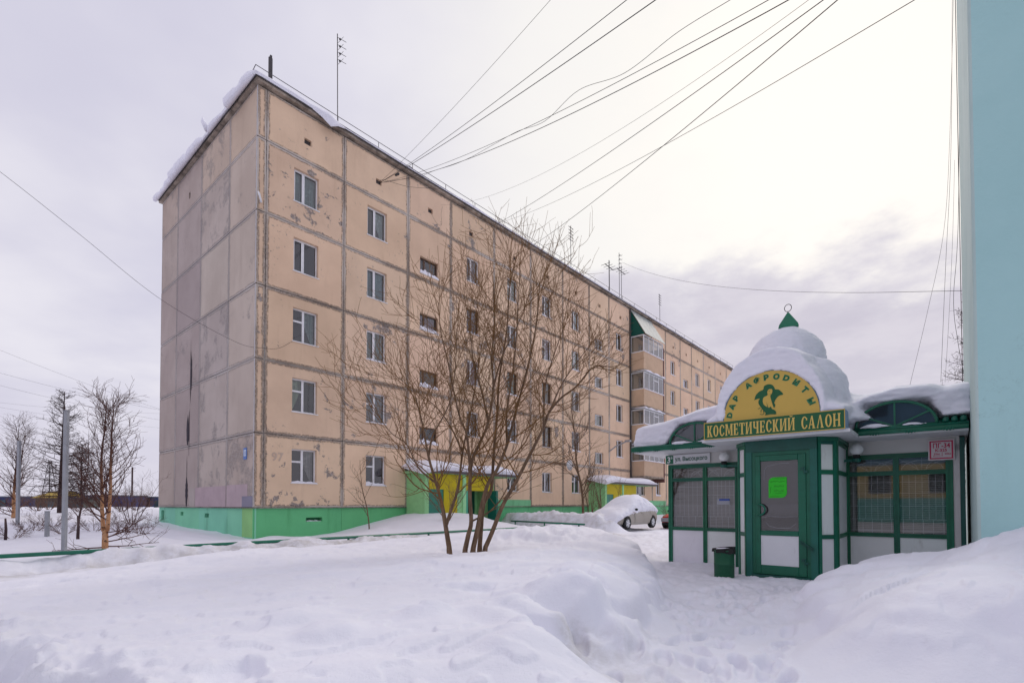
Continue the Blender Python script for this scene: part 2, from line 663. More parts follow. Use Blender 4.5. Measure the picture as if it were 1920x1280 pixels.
M_BARK = bark_mat('willow_bark', (0.10, 0.064, 0.042), (0.22, 0.145, 0.095))
M_TWIG = bark_mat('willow_twig', (0.14, 0.072, 0.028), (0.25, 0.135, 0.055))
def birch_mat():
    t = NT('birch_bark', 0.85, 0.2)
    oc = t.node('ShaderNodeTexCoord').outputs['Object']
    z = t.node('ShaderNodeSeparateXYZ'); t.l.new(oc, z.inputs[0])
    n = t.noise(16, 5, .7, stretch=(1, 1, .5)); b = t.noise(7, 6, .7, stretch=(1, 1, 2.5))
    c = t.mix(t.map(n, .3, .7), (0.36, 0.16, 0.07), (0.56, 0.33, 0.19))
    c = t.mix(t.map(b, .56, .62), c, (.05, .028, .025))
    c = t.mix(t.map(t.math('ADD', z.outputs[2], t.math('MULTIPLY', n, .8)), 1.3, 3.0), c, (.085, .042, .036))
    t.col(c); t.bump(n, .5, .01)
    return t.m


M_BIRCH = birch_mat()
M_BIRCHT = bark_mat('birch_twig', (0.075, 0.035, 0.032), (0.13, 0.065, 0.055))
M_LARCH = bark_mat('larch_bark', (0.045, 0.030, 0.034), (0.10, 0.068, 0.066))
M_BRUSH = bark_mat('brush_twig', (0.11, 0.06, 0.045), (0.22, 0.13, 0.10))

# ------------------------------------------------------------------ the snow-covered ground
# heights read off the photograph: (photo x, photo y, height in metres) -> a point on the ground
_meas = [
    # trodden path to the kiosk door, and the yard behind the heap
    (1300, 1290, -.02), (1460, 1290, 0.0), (1300, 1200, 0), (1300, 1130, 0), (1270, 1085, 0), (1440, 1130, 0), (1400, 1180, 0),
    (1520, 1110, 0), (1570, 1100, .03), (1400, 1090, 0), (1255, 1052, 0), (1330, 1062, 0), (1200, 1020, 0), (1225, 1003, 0),
    (1180, 999, 0), (1225, 1150, 0), (1160, 1250, 0), (1090, 1275, 0), (1250, 1110, 0), (1235, 1065, 0.0), (1190, 1035, 0), (1500, 1085, 0),
    # right foot of the big drift
    (1098, 1228, .04), (1203, 1192, .05), (1228, 1120, .06), (1212, 1068, .06), (1175, 1028, .06),
    # the drift
    (1045, 1205, .33), (1140, 1160, .30), (1000, 1180, .42), (1165, 1110, .33), (1100, 1130, .44), (1130, 1075, .48), (1100, 1035, .58),
    (1075, 984, .74), (1035, 986, .72), (1110, 993, .62), (1000, 1000, .60), (1140, 1012, .45), (968, 1012, .48), (940, 1022, .42),
    (895, 1034, .38), (870, 1034, .37), (830, 1037, .37), (760, 1048, .38), (700, 1058, .40), (640, 1052, .42), (590, 1046, .43),
    (500, 1038, .47), (440, 1031, .50), (385, 1050, .44), (330, 1068, .38), (270, 1090, .36), (190, 1104, .36), (100, 1112, .36),
    (0, 1122, .35), (-100, 1130, .35),
    (900, 1120, .42), (700, 1130, .43), (500, 1130, .41), (300, 1150, .40), (150, 1160, .38), (900, 1220, .44), (700, 1220, .45),
    (500, 1200, .43), (420, 1240, .42), (600, 1280, .42), (800, 1290, .42), (940, 1262, .40),
    # flat ploughed lane between the drift and the railing
    (0, 1076, .04), (120, 1072, .04), (250, 1066, .03), (340, 1056, .03), (-100, 1080, .04), (420, 1020, .0), (560, 1016, 0), (700, 1012, 0),
    (880, 1005, .03), (940, 1002, .03), (960, 1000, .03),
    # right-hand drift against the kiosk and the blue wall
    (1515, 1165, .04), (1545, 1185, .06), (1560, 1110, .26), (1600, 1082, .40), (1650, 1055, .56), (1700, 1040, .66), (1770, 1034, .72),
    (1830, 1042, .76), (1880, 1010, .95), (1925, 990, 1.06), (1980, 985, 1.08), (1640, 1120, .44), (1750, 1110, .58), (1860, 1120, .62),
    (1950, 1120, .64), (1600, 1180, .30), (1750, 1190, .38), (1900, 1195, .40), (1600, 1235, .10), (1750, 1230, .22), (1900, 1240, .22),
    (1700, 1280, .10), (1900, 1285, .14), (1500, 1215, .0),
]
_pts, _hts = [], []
for x, y, z in _meas:
    q = at_z(x, y, z)
    _pts.append(q[:2]); _hts.append(z)
# top edge of the ploughed cut face at lower left and the lane below it
for (a, b, z) in [(-4.75, 4.7, .36), (-3.9, 4.05, .40), (-2.9, 3.4, .41), (-1.85, 2.72, .42), (-1.2, 2.3, .40), (-5.6, 5.3, .35),
                  (-5.35, 4.0, .16), (-4.35, 3.25, .16), (-3.35, 2.65, .16), (-2.35, 2.0, .16), (-1.6, 1.45, .15), (-6.5, 4.2, .12), (-3, .5, .0), (0, .4, -.1), (0, 1.6, .25), (1.0, 2.0, .1),
                  (2.0, 1.0, 0), (3.5, 1.0, 0), (-8, 2, -.2), (-6, -2, -.2), (0, -3, -.1), (5, -2, 0.1), (5.0, 2.5, .2),
                  # yard and parking
                  (6, 26, 0), (8, 29, 0), (10, 33, 0), (16, 40, 0), (12, 30, 0), (9, 22, 0), (6, 18, 0), (5, 20, 0.0), (14, 24, 0), (20, 50, .05), (25, 40, .05), (3.5, 21, .02), (20, 30, 0.02),
                  (-12, 9, .05), (-16, 8, .05), (-20, 4, .05), (9, 14, .0), (11, 18, 0.0), (7.0, 8.0, .55), (8.2, 7.4, .7),
                  (3.6, 12.5, .0), (5, 12, 0), (6.5, 11, 0), (5, 14, 0), (7.5, 12, 0), (3.2, 13.5, 0), (3.0, 15.5, .02), (4.4, 16, 0), (3.4, 11.2, 0), (4.3, 10.4, 0)]:
    _pts.append((a, b)); _hts.append(z)
_pts = np.array(_pts); _hts = np.array(_hts, float)


def rbf(pts, h, c=0.3):
    d = np.sqrt(((pts[:, None] - pts[None]) ** 2).sum(-1) + c * c)
    n = len(pts)
    A = np.zeros((n + 1, n + 1)); A[:n, :n] = -d + np.eye(n) * 0.06; A[n, :n] = 1; A[:n, n] = 1
    w = np.linalg.solve(A, np.concatenate([h, [0]]))

    def f(q):
        out = np.empty(len(q))
        for i in range(0, len(q), 20000):
            p = q[i:i + 20000]
            dd = np.sqrt(((p[:, None] - pts[None]) ** 2).sum(-1) + c * c)
            out[i:i + 20000] = -dd @ w[:n] + w[n]
        return out
    return f


rbf_front = rbf(_pts, _hts)
# strip between the railing and the block, and the open field on the left: (u along facade, metres in front, height)
_bu = [(0, 0, .04), (.6, .35, .16), (1.3, 0, .10), (2.2, 0, .06), (3.6, 0, .22), (5, 0, .5), (6.9, 0, .88), (6.9, 1.3, .92), (8.2, 1.9, .92), (9.4, 2.2, .85),
       (10.2, 2.6, .55), (4, 1.5, .35), (2, 1.5, .12), (6, 2.5, .62), (8, 3.5, .62), (-.8, .5, .05), (0, 2, .12), (0, 4, .22), (3, 4, .26), (6, 4.5, .36), (9, 4.8, .38), (10.3, 5.8, .3),
       (0, 6, .30), (3, 6, .30), (6, 6, .31), (8.5, 6, .31), (-4, 6, .30), (-8, 6, .30), (-12, 6, .31), (-16, 6, .3),
       (-.3, -2, .14), (-.3, -5, .22), (-.3, -8, .28), (-.3, -10.5, .42), (-.3, -11.7, .40), (-2, -11, .42), (-2, -6, .3), (-3, 0, .2), (-4, 3, .26)]
_bp, _bh = [], []
for u, o_, z in _bu:
    q = fac_pt(u, o_, z); _bp.append(q[:2]); _bh.append(z)
for x, y, z in [(200, 1012, .40), (100, 1010, .42), (20, 1012, .42), (250, 1000, .48), (160, 985, .66), (60, 985, .66), (270, 985, .62), (0, 985, .66), (-80, 990, .6),
                (285, 966, .76), (200, 962, .86), (100, 962, .87), (0, 962, .87), (-100, 965, .85), (50, 953, 1.0), (200, 953, 1.0), (290, 953, 1.0), (-100, 955, .98)]:
    q = at_z(x, y, z); _bp.append(q[:2]); _bh.append(z)
_bp.append((-90, 90)); _bh.append(1.05); _bp.append((-30, 95)); _bh.append(1.05)
rbf_back = rbf(np.array(_bp), np.array(_bh, float))

_foot = np.array([at_z(x, y, 0)[:2] for x, y in [(940, 1300), (1010, 1275), (1075, 1252), (1105, 1226), (1145, 1214), (1190, 1196), (1218, 1165), (1232, 1125), (1218, 1075), (1180, 1032), (1150, 1012)]])
_foot2 = np.array([at_z(x, y, 0)[:2] for x, y in [(1620, 1086), (1560, 1104), (1528, 1128), (1512, 1158), (1524, 1186), (1570, 1208), (1660, 1222), (1800, 1232)]])
_prints = []
_rp = random.Random(12)
for _k in range(120):
    _x, _y = _rp.uniform(1120, 1500), 1098 + 185 * _rp.random() ** 1.2
    if _y > 1200: _x = _rp.uniform(1120 - (_y - 1200) * .8, 1480)
    _q = at_z(_x, _y, 0); _prints.append((_q[0], _q[1], _rp.uniform(-.5, .5) + .45, _rp.uniform(.018, .05)))
_cut_a, _cut_b = np.array([-1.5, 2.2]), np.array([-5.6, 5.0])


def lump(X, Y, cx, cy, r, h, e=1.0):
    return h * np.exp(-(((X - cx) ** 2 + ((Y - cy) * e) ** 2) / (r * r)) ** 1.3)


_bumps = []
for (x, y, z, r, h) in [(618, 1192, .43, .22, .09), (795, 1156, .43, .20, .075), (845, 1110, .42, .5, .04), (700, 1095, .42, .35, .03), (560, 1165, .42, .3, .04),
                        (1100, 1150, .35, .4, .05), (990, 1065, .45, .35, -.035), (1018, 1064, .47, .08, -.05), (1060, 1085, .48, .4, .04),
                        (1075, 1215, .18, .20, .10), (1120, 1203, .18, .17, .09), (1160, 1195, .16, .14, .09), (1193, 1180, .15, .15, .10), (1010, 1240, .25, .22, .08), (960, 1255, .28, .2, .06), (1215, 1150, .14, .22, .08),
                        (1700, 1165, .5, .3, -.02), (1620, 1168, .36, .3, -.015), (1760, 1125, .56, .14, -.035), (1715, 1168, .40, .12, -.03), (1885, 1160, .5, .12, -.035),
                        (1530, 1160, .14, .22, .09), (1545, 1135, .2, .2, .06), (400, 1216, .42, .3, .03), (300, 1195, .4, .3, -.03)]:
    q = at_z(x, y, z)
    _bumps.append((q[0], q[1], r * 1.0, h))


def ground_z(X, Y, detail=True):
    X = np.asarray(X, float); Y = np.asarray(Y, float)
    q = np.stack([X, Y], -1)
    u = (q - C2) @ D2; of = (q - C2) @ N2
    zf = np.clip(rbf_front(q), -.3, 1.15)
    far = np.hypot(X, Y)
    zf = zf * sstep(70, 30, far)
    zb = np.clip(rbf_back(q), 0.02, 1.1)
    wob = 0.22 * perlin(X * .9, Y * .9) + 0.12 * perlin(X * 3.1 + 9, Y * 3.1)
    m = sstep(6.50, 5.98, of + wob) * sstep(10.6, 10.0, u + wob)
    z = zf * (1 - m) + zb * m
    # lumpy crest of the ploughed bank along the railing
    crest = np.exp(-((of + wob * .6 - 6.25) / .28) ** 2) * sstep(10.3, 9.6, u)
    z = z + crest * np.where(u > -1, .35, 1) * (0.02 + 0.13 * np.clip(fbm(X * 1.7 + 3, Y * 1.7, 4), -.5, 1))
    crest_l = crest * sstep(3.2, 1.5, u)
    z = z + crest_l * 0.06
    # ploughed wall beyond the entrance walk
    ax = u - 13.3 - .5 * perlin(X * .5, Y * .5)
    wr = np.where(of > 6.9, .55, 2.1)
    wall = np.where(ax < 0, np.exp(-(ax / .55) ** 4), np.exp(-(ax / wr) ** 2)) * sstep(7.7, 6.7, of) * sstep(.3, 1.0, of)
    wz = wall * (0.90 + .26 * fbm(X * .8, Y * .8 + 4, 4))
    nose = np.exp(-(((u - 13.35) / .75) ** 2 + ((of - 6.9) / 1.0) ** 2) ** 1.5)
    z = np.maximum(z, nose * (.62 + .15 * fbm(X * 1.4, Y * 1.4, 3)))
    wall2 = np.exp(-((of - 1.6) / .9) ** 2) * sstep(13, 15, u) * sstep(24, 21, u) * (.55 + .3 * fbm(X * .7, Y * .7, 3))
    z = np.maximum(z, np.maximum(wz, wall2))
    # drifted snow burying the railing in places
    bury = np.exp(-((of - 6.08) / .32) ** 2) * sstep(10.0, 9, u)
    z = z + bury * np.where(u < .5, 1, .12) * (.01 + .26 * np.clip(perlin(u * .75 + .35, of * .3), -.35, .5))
    # along the rest of the facade
    z = np.maximum(z, np.exp(-((of - .6) / 1.2) ** 2) * sstep(27, 30, u) * .45 * (1 + .5 * perlin(X, Y)))
    # lumpy ploughed snow between walk and car
    rough_yard = sstep(10.5, 12, u) * sstep(7.8, 9.2, of) * sstep(16, 13, of) * sstep(26, 20, u)
    z = z + rough_yard * (.16 * fbm(X * 1.1, Y * 1.1, 4))
    dirt = np.zeros_like(X)
    if detail:
        near = sstep(40, 12, far)
        for (cx, cy, r, h) in _bumps:
            z = z + lump(X, Y, cx, cy, r, h)
        # distance from the cut line at lower left
        ab = _cut_b - _cut_a; L = np.linalg.norm(ab); nn = np.array([-ab[1], ab[0]]) / L
        sdn = (q - _cut_a) @ nn                       # positive towards the lane below
        if ((np.array([-4., 2.]) - _cut_a) @ nn) < 0: sdn = -sdn
        xr = sstep(-.9, -1.7, X) * sstep(-8, -6.5, X)
        w_ = sdn + .30 * fbm(X * 1.3 + 2, Y * 1.3, 3) + .10 * perlin(X * 4.5, Y * 4.5)
        z = z - xr * (.20 * sstep(-.06, .16, w_) + .16 * sstep(.35, .75, w_))
        face = np.exp(-((sdn - .55) / .75) ** 4) * xr
        bl = 1 - np.abs(perlin(X * 2.6 + 3, Y * 2.6)) * 2.4
        z = z + face * (.10 * bl * .6 + .09 * fbm(X * 3.6, Y * 3.6, 4, .6) + .05 * (1 - 2 * np.abs(perlin(X * 6.5, Y * 6.5))))
        # fluted steep foot of the drift beside the path
        for line, sgn, amp, fr_, xlim in ((_foot, 1, 1.0, 5.2, (-1.5, 6)), (_foot2, -1, .6, 3.0, (1.5, 8))):
            nearm = (far < 18) & (X > xlim[0]) & (X < xlim[1])
            if not nearm.any(): continue
            qq = q[nearm]; dm = np.full(len(qq), 9.0); sg = np.zeros(len(qq)); ss = np.zeros(len(qq)); acc = 0
            for e0, e1 in zip(line[:-1], line[1:]):
                ev = e1 - e0; L_ = np.linalg.norm(ev); tt = np.clip(((qq - e0) @ ev) / L_ ** 2, 0, 1)
                dd = np.linalg.norm(qq - e0 - tt[:, None] * ev, axis=1)
                cr = ev[0] * (qq[:, 1] - e0[1]) - ev[1] * (qq[:, 0] - e0[0])
                up = dd < dm; dm[up] = dd[up]; sg[up] = np.sign(cr[up]); ss[up] = acc + tt[up] * L_; acc += L_
            din = dm * sg          # positive on the drift's side (left of the line)
            flute = np.abs(np.sin(ss * fr_ + 1.5 * np.sin(ss * 1.7)))
            wv = .12 * flute - .06 + .06 * perlin(qq[:, 0] * 2, qq[:, 1] * 2)
            endf = (sstep(0, .6, ss) if sgn > 0 else sstep(.55, 1.3, ss)) * sstep(acc, acc - 1.6, ss)
            st = sstep(-.03, .13, din + wv * 1.5) * sstep(1.3, .25, din)
            z[nearm] += endf * st * (.15 + .08 * flute) * amp
        # soft wind-blown relief on the drifts
        ca, sa = math.cos(.5), math.sin(.5)
        U, V = X * ca + Y * sa, -X * sa + Y * ca
        z = z + near * (.075 * perlin(U * .55, V * 1.1) + .040 * perlin(U * 1.3 + 5, V * 2.4) + .010 * perlin(U * 4 + 5, V * 7) + .08 * np.clip(perlin(U * 1.05 + 31, V * 1.6 + 8) - .15, 0, 1))
        # broken wind crust: thin scarps a few centimetres high
        cr_ = perlin(U * .9 + 60, V * 1.7 + 3) + .35 * perlin(U * 3.7, V * 5.0 + 2)
        z = z + near * (.022 * sstep(.20, .235, cr_) + .020 * sstep(-.12, -.155, cr_) * sstep(-.6, -.3, cr_) + .005 * fbm(X * 6, Y * 6, 3, .6)) * sstep(.15, .3, zf)
        # trodden areas
        d1 = np.hypot(X - 3.9, (Y - 8.5) * .55)
        trod = sstep(2.4, 1.2, d1) + sstep(9, 11, Y) * sstep(2.3, 2.9, X) * sstep(7, 6, X) * sstep(24, 22, Y)
        trod = np.clip(trod, 0, 1) * sstep(.16, .06, zf)
        z = z + trod * (.045 * fbm(X * 2.3, Y * 2.3, 5, .65) + .055 * np.clip(perlin(X * 4.2, Y * 4.2), -1, .15) + .02 * np.clip(perlin(X * 9, Y * 9), -1, .1))
        lane = sstep(6.3, 6.7, of) * sstep(.22, .08, zf) * sstep(2, 0, X)
        z = z + lane * (.035 * fbm(X * 1.3, Y * 1.3, 5, .6))
        # rough face of the bank
        z = z + np.exp(-((of - 6.35) / .35) ** 2) * sstep(10.4, 9.8, u) * .07 * fbm(X * 3.5, Y * 3.5, 3)
        z = z + sstep(.08, .3, wz) * (.09 * fbm(X * 2.4, Y * 2.4, 4, .6) + .05 * (1 - 2 * np.abs(perlin(X * 3.3, Y * 3.3))))
        hp = at_z(1015, 997, .62)
        hm = np.exp(-(((X - hp[0]) / 1.6) ** 2 + ((Y - hp[1]) / 1.5) ** 2))
        z = z + hm * (.16 * fbm(X * 1.5, Y * 1.0 + 9, 4, .6) + .05 * (1 - 2 * np.abs(perlin(X * 3.2, Y * 1.6))))
        # boot prints on the path
        for (fx, fy, fa, fd) in _prints:
            near_ = (np.abs(X - fx) < .4) & (np.abs(Y - fy) < .4)
            if not near_.any(): continue
            dx_, dy_ = X[near_] - fx, Y[near_] - fy
            pu = dx_ * math.sin(fa) + dy_ * math.cos(fa); pv = dx_ * math.cos(fa) - dy_ * math.sin(fa)
            rr_ = np.sqrt((pu / .16) ** 2 + (pv / .065) ** 2)
            z[near_] += fd * (-sstep(1.15, .75, rr_) + .35 * np.exp(-((rr_ - 1.4) / .3) ** 2)) * sstep(.18, .1, zf[near_])
        # hollows melted round the willow's stems
        for sx_, sy_ in ((844, 1033), (870, 1037), (884, 1037), (899, 1028), (907, 1031)):
            h_ = at_z(sx_, sy_, .37)
            z = z - .10 * np.exp(-(((X - h_[0]) ** 2 + (Y - h_[1]) ** 2) / .045))
        # small footprints and pits
        z = z - near * .055 * sstep(.42, .55, perlin(X * 1.6 + 40, Y * 1.6 + 7)) * sstep(.2, .3, zf)
        dirt = np.clip(.9 * lane * .8 + np.exp(-((of - 6.4) / .34) ** 2) * sstep(10.4, 9.8, u) * sstep(-9, -1, u) * 1.0
                       + .55 * np.where(wz > .1, 1, 0) * sstep(15, 13.4, u) + .14 * trod + .10 * face
                       + .8 * sstep(10, 10.4, u) * sstep(12.8, 12, u) * sstep(9.5, 8, of) * sstep(1, 2, of), 0, 1)
    # keep the drift off the kiosk and the walls' insides
    return z, dirt


def build_ground():
    # fine polar fan in the field of view, coarser all round
    angs = np.concatenate([np.linspace(-180, -56, 40, endpoint=False), np.linspace(-56, 56, 660, endpoint=False), np.linspace(56, 180, 41)])
    rad = np.concatenate([[0.3, .6, .9], np.geomspace(1.15, 60, 430), np.geomspace(64, 2000, 24)])
    A, R = np.meshgrid(np.radians(angs), rad)
    X = (R * np.sin(A)).ravel(); Y = (R * np.cos(A)).ravel()
    z, dirt = ground_z(X, Y)
    z = np.where(np.hypot(X, Y) > 120, .9, z)
    nA, nR = len(angs), len(rad)
    me = bpy.data.meshes.new('snow_ground')
    me.vertices.add(nA * nR)
    co = np.stack([X, Y, z], -1)
    me.vertices.foreach_set('co', co.ravel())
    i = (np.arange(nR - 1)[:, None] * nA + np.arange(nA - 1)[None]).ravel()
    f = np.stack([i, i + nA, i + nA + 1, i + 1], -1)
    me.loops.add(f.size); me.polygons.add(len(f))
    me.loops.foreach_set('vertex_index', f.ravel().astype(np.int32))
    me.polygons.foreach_set('loop_start', (np.arange(len(f)) * 4).astype(np.int32))
    me.polygons.foreach_set('use_smooth', [True] * len(f))
    me.update(calc_edges=True); me.validate()
    at = me.attributes.new('dirt', 'FLOAT', 'POINT')
    at.data.foreach_set('value', dirt.astype(np.float32))
    me.materials.append(M_GROUND)
    if me.polygons[5000].normal.z < 0: me.flip_normals()
    o = inst('snow_ground', me)
    tag(o, kind='structure')


build_ground()


def gz(x, y):
    return float(ground_z(np.array([x]), np.array([y]))[0][0])

# ------------------------------------------------------------------ the five-storey panel block
rng = random.Random(11)
BLK = empty('apartment_block', (C2[0], C2[1], 0), math.pi / 2 - YAW)     # local x along the facade, y into the block, z up
tag(BLK, 'beige five-storey panel apartment block with green plinth and snowy roof edge', 'apartment building')
ZJ = [1.22, 4.03, 6.83, 9.63, 12.43, 15.23, 17.20]
UJ = [.34, 3.62, 7.02, 9.78, 13.1, 16.42, 19.85, 23.15, 25.95, 29.25, 33.2, 36.05, 39.4, 42.2, 45.4, 48.9, 52.6, 55.6]
EJ = [0, 2.62, 5.87, 9.13, 11.7]
GAP = .018
BEIGE = (.73, .535, .385)


def panel_mesh(name, w, h, holes, mat, reveal=.13, edge=.05):
    """front face in the xz plane at y=0 with rectangular holes (x0,x1,z0,z1), reveals going to +y"""
    xs = sorted({0, w, *[a for q in holes for a in q[:2]]}); zs = sorted({0, h, *[a for q in holes for a in q[2:]]})
    V, F = [], []

    def quad(*p):
        n = len(V); V.extend(p); F.append((n, n + 1, n + 2, n + 3))
    for i in range(len(xs) - 1):
        for j in range(len(zs) - 1):
            cx, cz = (xs[i] + xs[i + 1]) / 2, (zs[j] + zs[j + 1]) / 2
            if any(a < cx < b and c < cz < d for a, b, c, d in holes): continue
            quad((xs[i], 0, zs[j]), (xs[i + 1], 0, zs[j]), (xs[i + 1], 0, zs[j + 1]), (xs[i], 0, zs[j + 1]))
    for a, b, c, d in holes:
        r = reveal
        quad((a, 0, c), (a, 0, d), (a, r, d), (a, r, c)); quad((b, 0, d), (b, 0, c), (b, r, c), (b, r, d))
        quad((a, 0, d), (b, 0, d), (b, r, d), (a, r, d)); quad((b, 0, c), (a, 0, c), (a, r, c), (b, r, c))
    e = edge
    quad((0, 0, h), (0, 0, 0), (0, e, 0), (0, e, h)); quad((w, 0, 0), (w, 0, h), (w, e, h), (w, e, 0))
    quad((w, 0, h), (0, 0, h), (0, e, h), (w, e, h)); quad((0, 0, 0), (w, 0, 0), (w, e, 0), (0, e, 0))
    me = bpy.data.meshes.new(name)
    me.from_pydata(V, [], F)
    u1 = me.uv_layers.new(name='near'); u2 = me.uv_layers.new(name='far')
    li = np.empty(len(me.loops), np.int32); me.loops.foreach_get('vertex_index', li)
    va = np.array(V)[li]
    u1.data.foreach_set('uv', va[:, [0, 2]].ravel())
    u2.data.foreach_set('uv', np.stack([w - va[:, 0], h - va[:, 2]], -1).ravel())
    me.materials.append(mat)
    me.update()
    return me


# core box painted near-black to stand in for unlit rooms behind the openings, with the mortar of the joints just behind the panels
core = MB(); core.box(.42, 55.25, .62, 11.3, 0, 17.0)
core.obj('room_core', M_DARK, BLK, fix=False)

_wkinds = ['net', 'left', 'right', 'dark', 'net', 'brown', 'net', 'left']
frame_cache = {}


def window_meshes(w, h, style):
    """frames with mullions; style: two = two lights, vent = small top light on the left, wide = narrow left + broad right"""
    key = (round(w, 2), round(h, 2), style)
    if key in frame_cache: return frame_cache[key]
    f = MB(); t = .055; d0, d1 = .0, .06
    mx = w * {'two': .43, 'vent': .46, 'wide': .30, 'eq': .5}[style]
    f.box(0, t, d0, d1, 0, h); f.box(w - t, w, d0, d1, 0, h); f.box(t, w - t, d0, d1, 0, t); f.box(t, w - t, d0, d1, h - t, h)
    f.box(mx - .045, mx + .045, d0, d1, t, h - t)
    panes = [(t, mx - .045, t, h - t), (mx + .045, w - t, t, h - t)]
    s = .035
    if style == 'vent':
        f.box(t, mx - .045, d0, d1, h * .60, h * .60 + .07)
        panes = [(t, mx - .045, t, h * .60), (t, mx - .045, h * .60 + .07, h - t), panes[1]]
    elif style == 'two':
        a, b = t, mx - .045      # opening sash stands proud
        f.box(a, a + s, -.015, -.002, t, h - t); f.box(b - s, b, -.015, -.002, t, h - t)
        f.box(a + s, b - s, -.015, -.002, t, t + s); f.box(a + s, b - s, -.015, -.002, h - t - s, h - t)
    pm = []
    for (a, b, c, d) in panes:
        p = MB(); p.quad((a, .03, c), (b, .03, c), (b, .03, d), (a, .03, d))
        pm.append(p.mesh('pane', M_GLASS, fix=False))
    cur = {}

    def cloth(x0, x1, z0, z1, shape=None):
        m = MB(); n = max(4, int((x1 - x0) / .05))
        top, bot = [], []
        for i in range(n + 1):
            q = i / n; x = x0 + (x1 - x0) * q; y = .17 + .02 * math.sin(i * 2.1)
            zb = z0 if shape is None else (z0 + (z1 - z0) * .92 * (q ** 1.6 if shape == 'l' else (1 - q) ** 1.6))
            top.append((x, y, z1)); bot.append((x, y, zb))
        for i in range(n): m.quad(bot[i], bot[i + 1], top[i + 1], top[i])
        return m.mesh('curtain', M_CURT, smooth=True, fix=False)
    cur['net'] = [cloth(.03, w - .03, .12, h - .03)]
    cur['left'] = [cloth(.03, w * .52, .03, h - .03, 'l')]
    cur['right'] = [cloth(w * .45, w - .03, .03, h - .03, 'r')]
    cur['brown'] = [cloth(.03, w - .03, .03, h - .03)]
    cur['dark'] = []
    sl = MB(); sl.box(-.04, w + .04, -.135 - .035, .0, -.03, .0)
    res = (f.mesh('frame_white', M_PVC), f.mesh('frame_wood', M_WOODF), pm, cur, sl.mesh('sill', M_PVC))
    frame_cache[key] = res
    return res


def sill_snow_mesh(w, h, seed):
    r = random.Random(seed); m = MB(); n = 10
    rows = []
    for i in range(n + 1):
        q = i / n; x = w * q
        k = max(.02, h * (.5 + .5 * math.sin(q * 3.1 + r.random() * .8)) * (.6 + .8 * r.random()))
        rows.append([(x, -.16, .0), (x, -.165, k * .6), (x, -.10, k), (x, -.012, k * 1.15)])
    for i in range(n):
        for j in range(3):
            m.quad(rows[i][j], rows[i + 1][j], rows[i + 1][j + 1], rows[i][j + 1])
    m.poly(rows[0][::-1]); m.poly(rows[-1])
    return m.mesh('sill_snow', M_SNOW, smooth=True, fix=True)


snow_var = [sill_snow_mesh(1.04, .07, 1), sill_snow_mesh(1.04, .12, 5), sill_snow_mesh(1.04, .05, 9)]
snow_wide = sill_snow_mesh(1.2, .22, 3)


def add_window(u, z, w, h, style, kind, wood=False, snow=0, seed=0):
    fw, fd, pm, cur, sl = window_meshes(w, h, style)
    r = random.Random(seed)
    win = inst('window', fd if wood else fw, BLK, (u, .13, z))
    win.data.name = 'window_frame'
    for p in pm: inst('pane', p, win)
    inst('sill', sl, win)
    cc = {'net': (.50, .51, .54), 'left': (.72, .73, .74), 'right': (.70, .72, .74), 'brown': r.choice([(.16, .10, .08), (.22, .17, .10), (.05, .10, .10)]), 'dark': (.1, .1, .1)}[kind]
    for c in cur[kind]: inst('curtain', c, win, color=tuple(x * r.uniform(.7, 1.2) for x in cc))
    if snow:
        inst('sill_snow', snow_wide if w > 1.1 else snow_var[seed % 3], win)


# window columns: panel index -> (kind, u0, width)
WCOL = {0: ('w', 1.42, 1.04), 1: ('w', 4.77, 1.04), 2: ('s', 7.75, 1.18), 3: ('w', 10.92, .98), 4: ('w', 14.23, .97), 5: ('w', 17.58, 1.03), 6: ('w', 20.9, 1.05),
        7: ('s', 23.88, 1.18), 8: ('w', 27.02, 1.04), 11: ('w', 37.12, 1.06), 12: ('s', 40.06, 1.25), 13: ('w', 43.2, 1.12), 14: ('w', 46.6, .98), 15: ('w', 50.45, 1.15), 16: ('w', 53.6, 1.0)}
style_near = {0: ['vent', 'vent', 'vent', 'two', 'two'], 1: ['vent', 'vent', 'two', 'two', 'two']}
kind_near = {0: ['right', 'left', 'right', 'dark', 'net'], 1: ['dark', 'net', 'net', 'net', 'right'], 3: ['net', 'brown', 'net', 'net', 'net']}
PORCH_COLS = (2, 7)
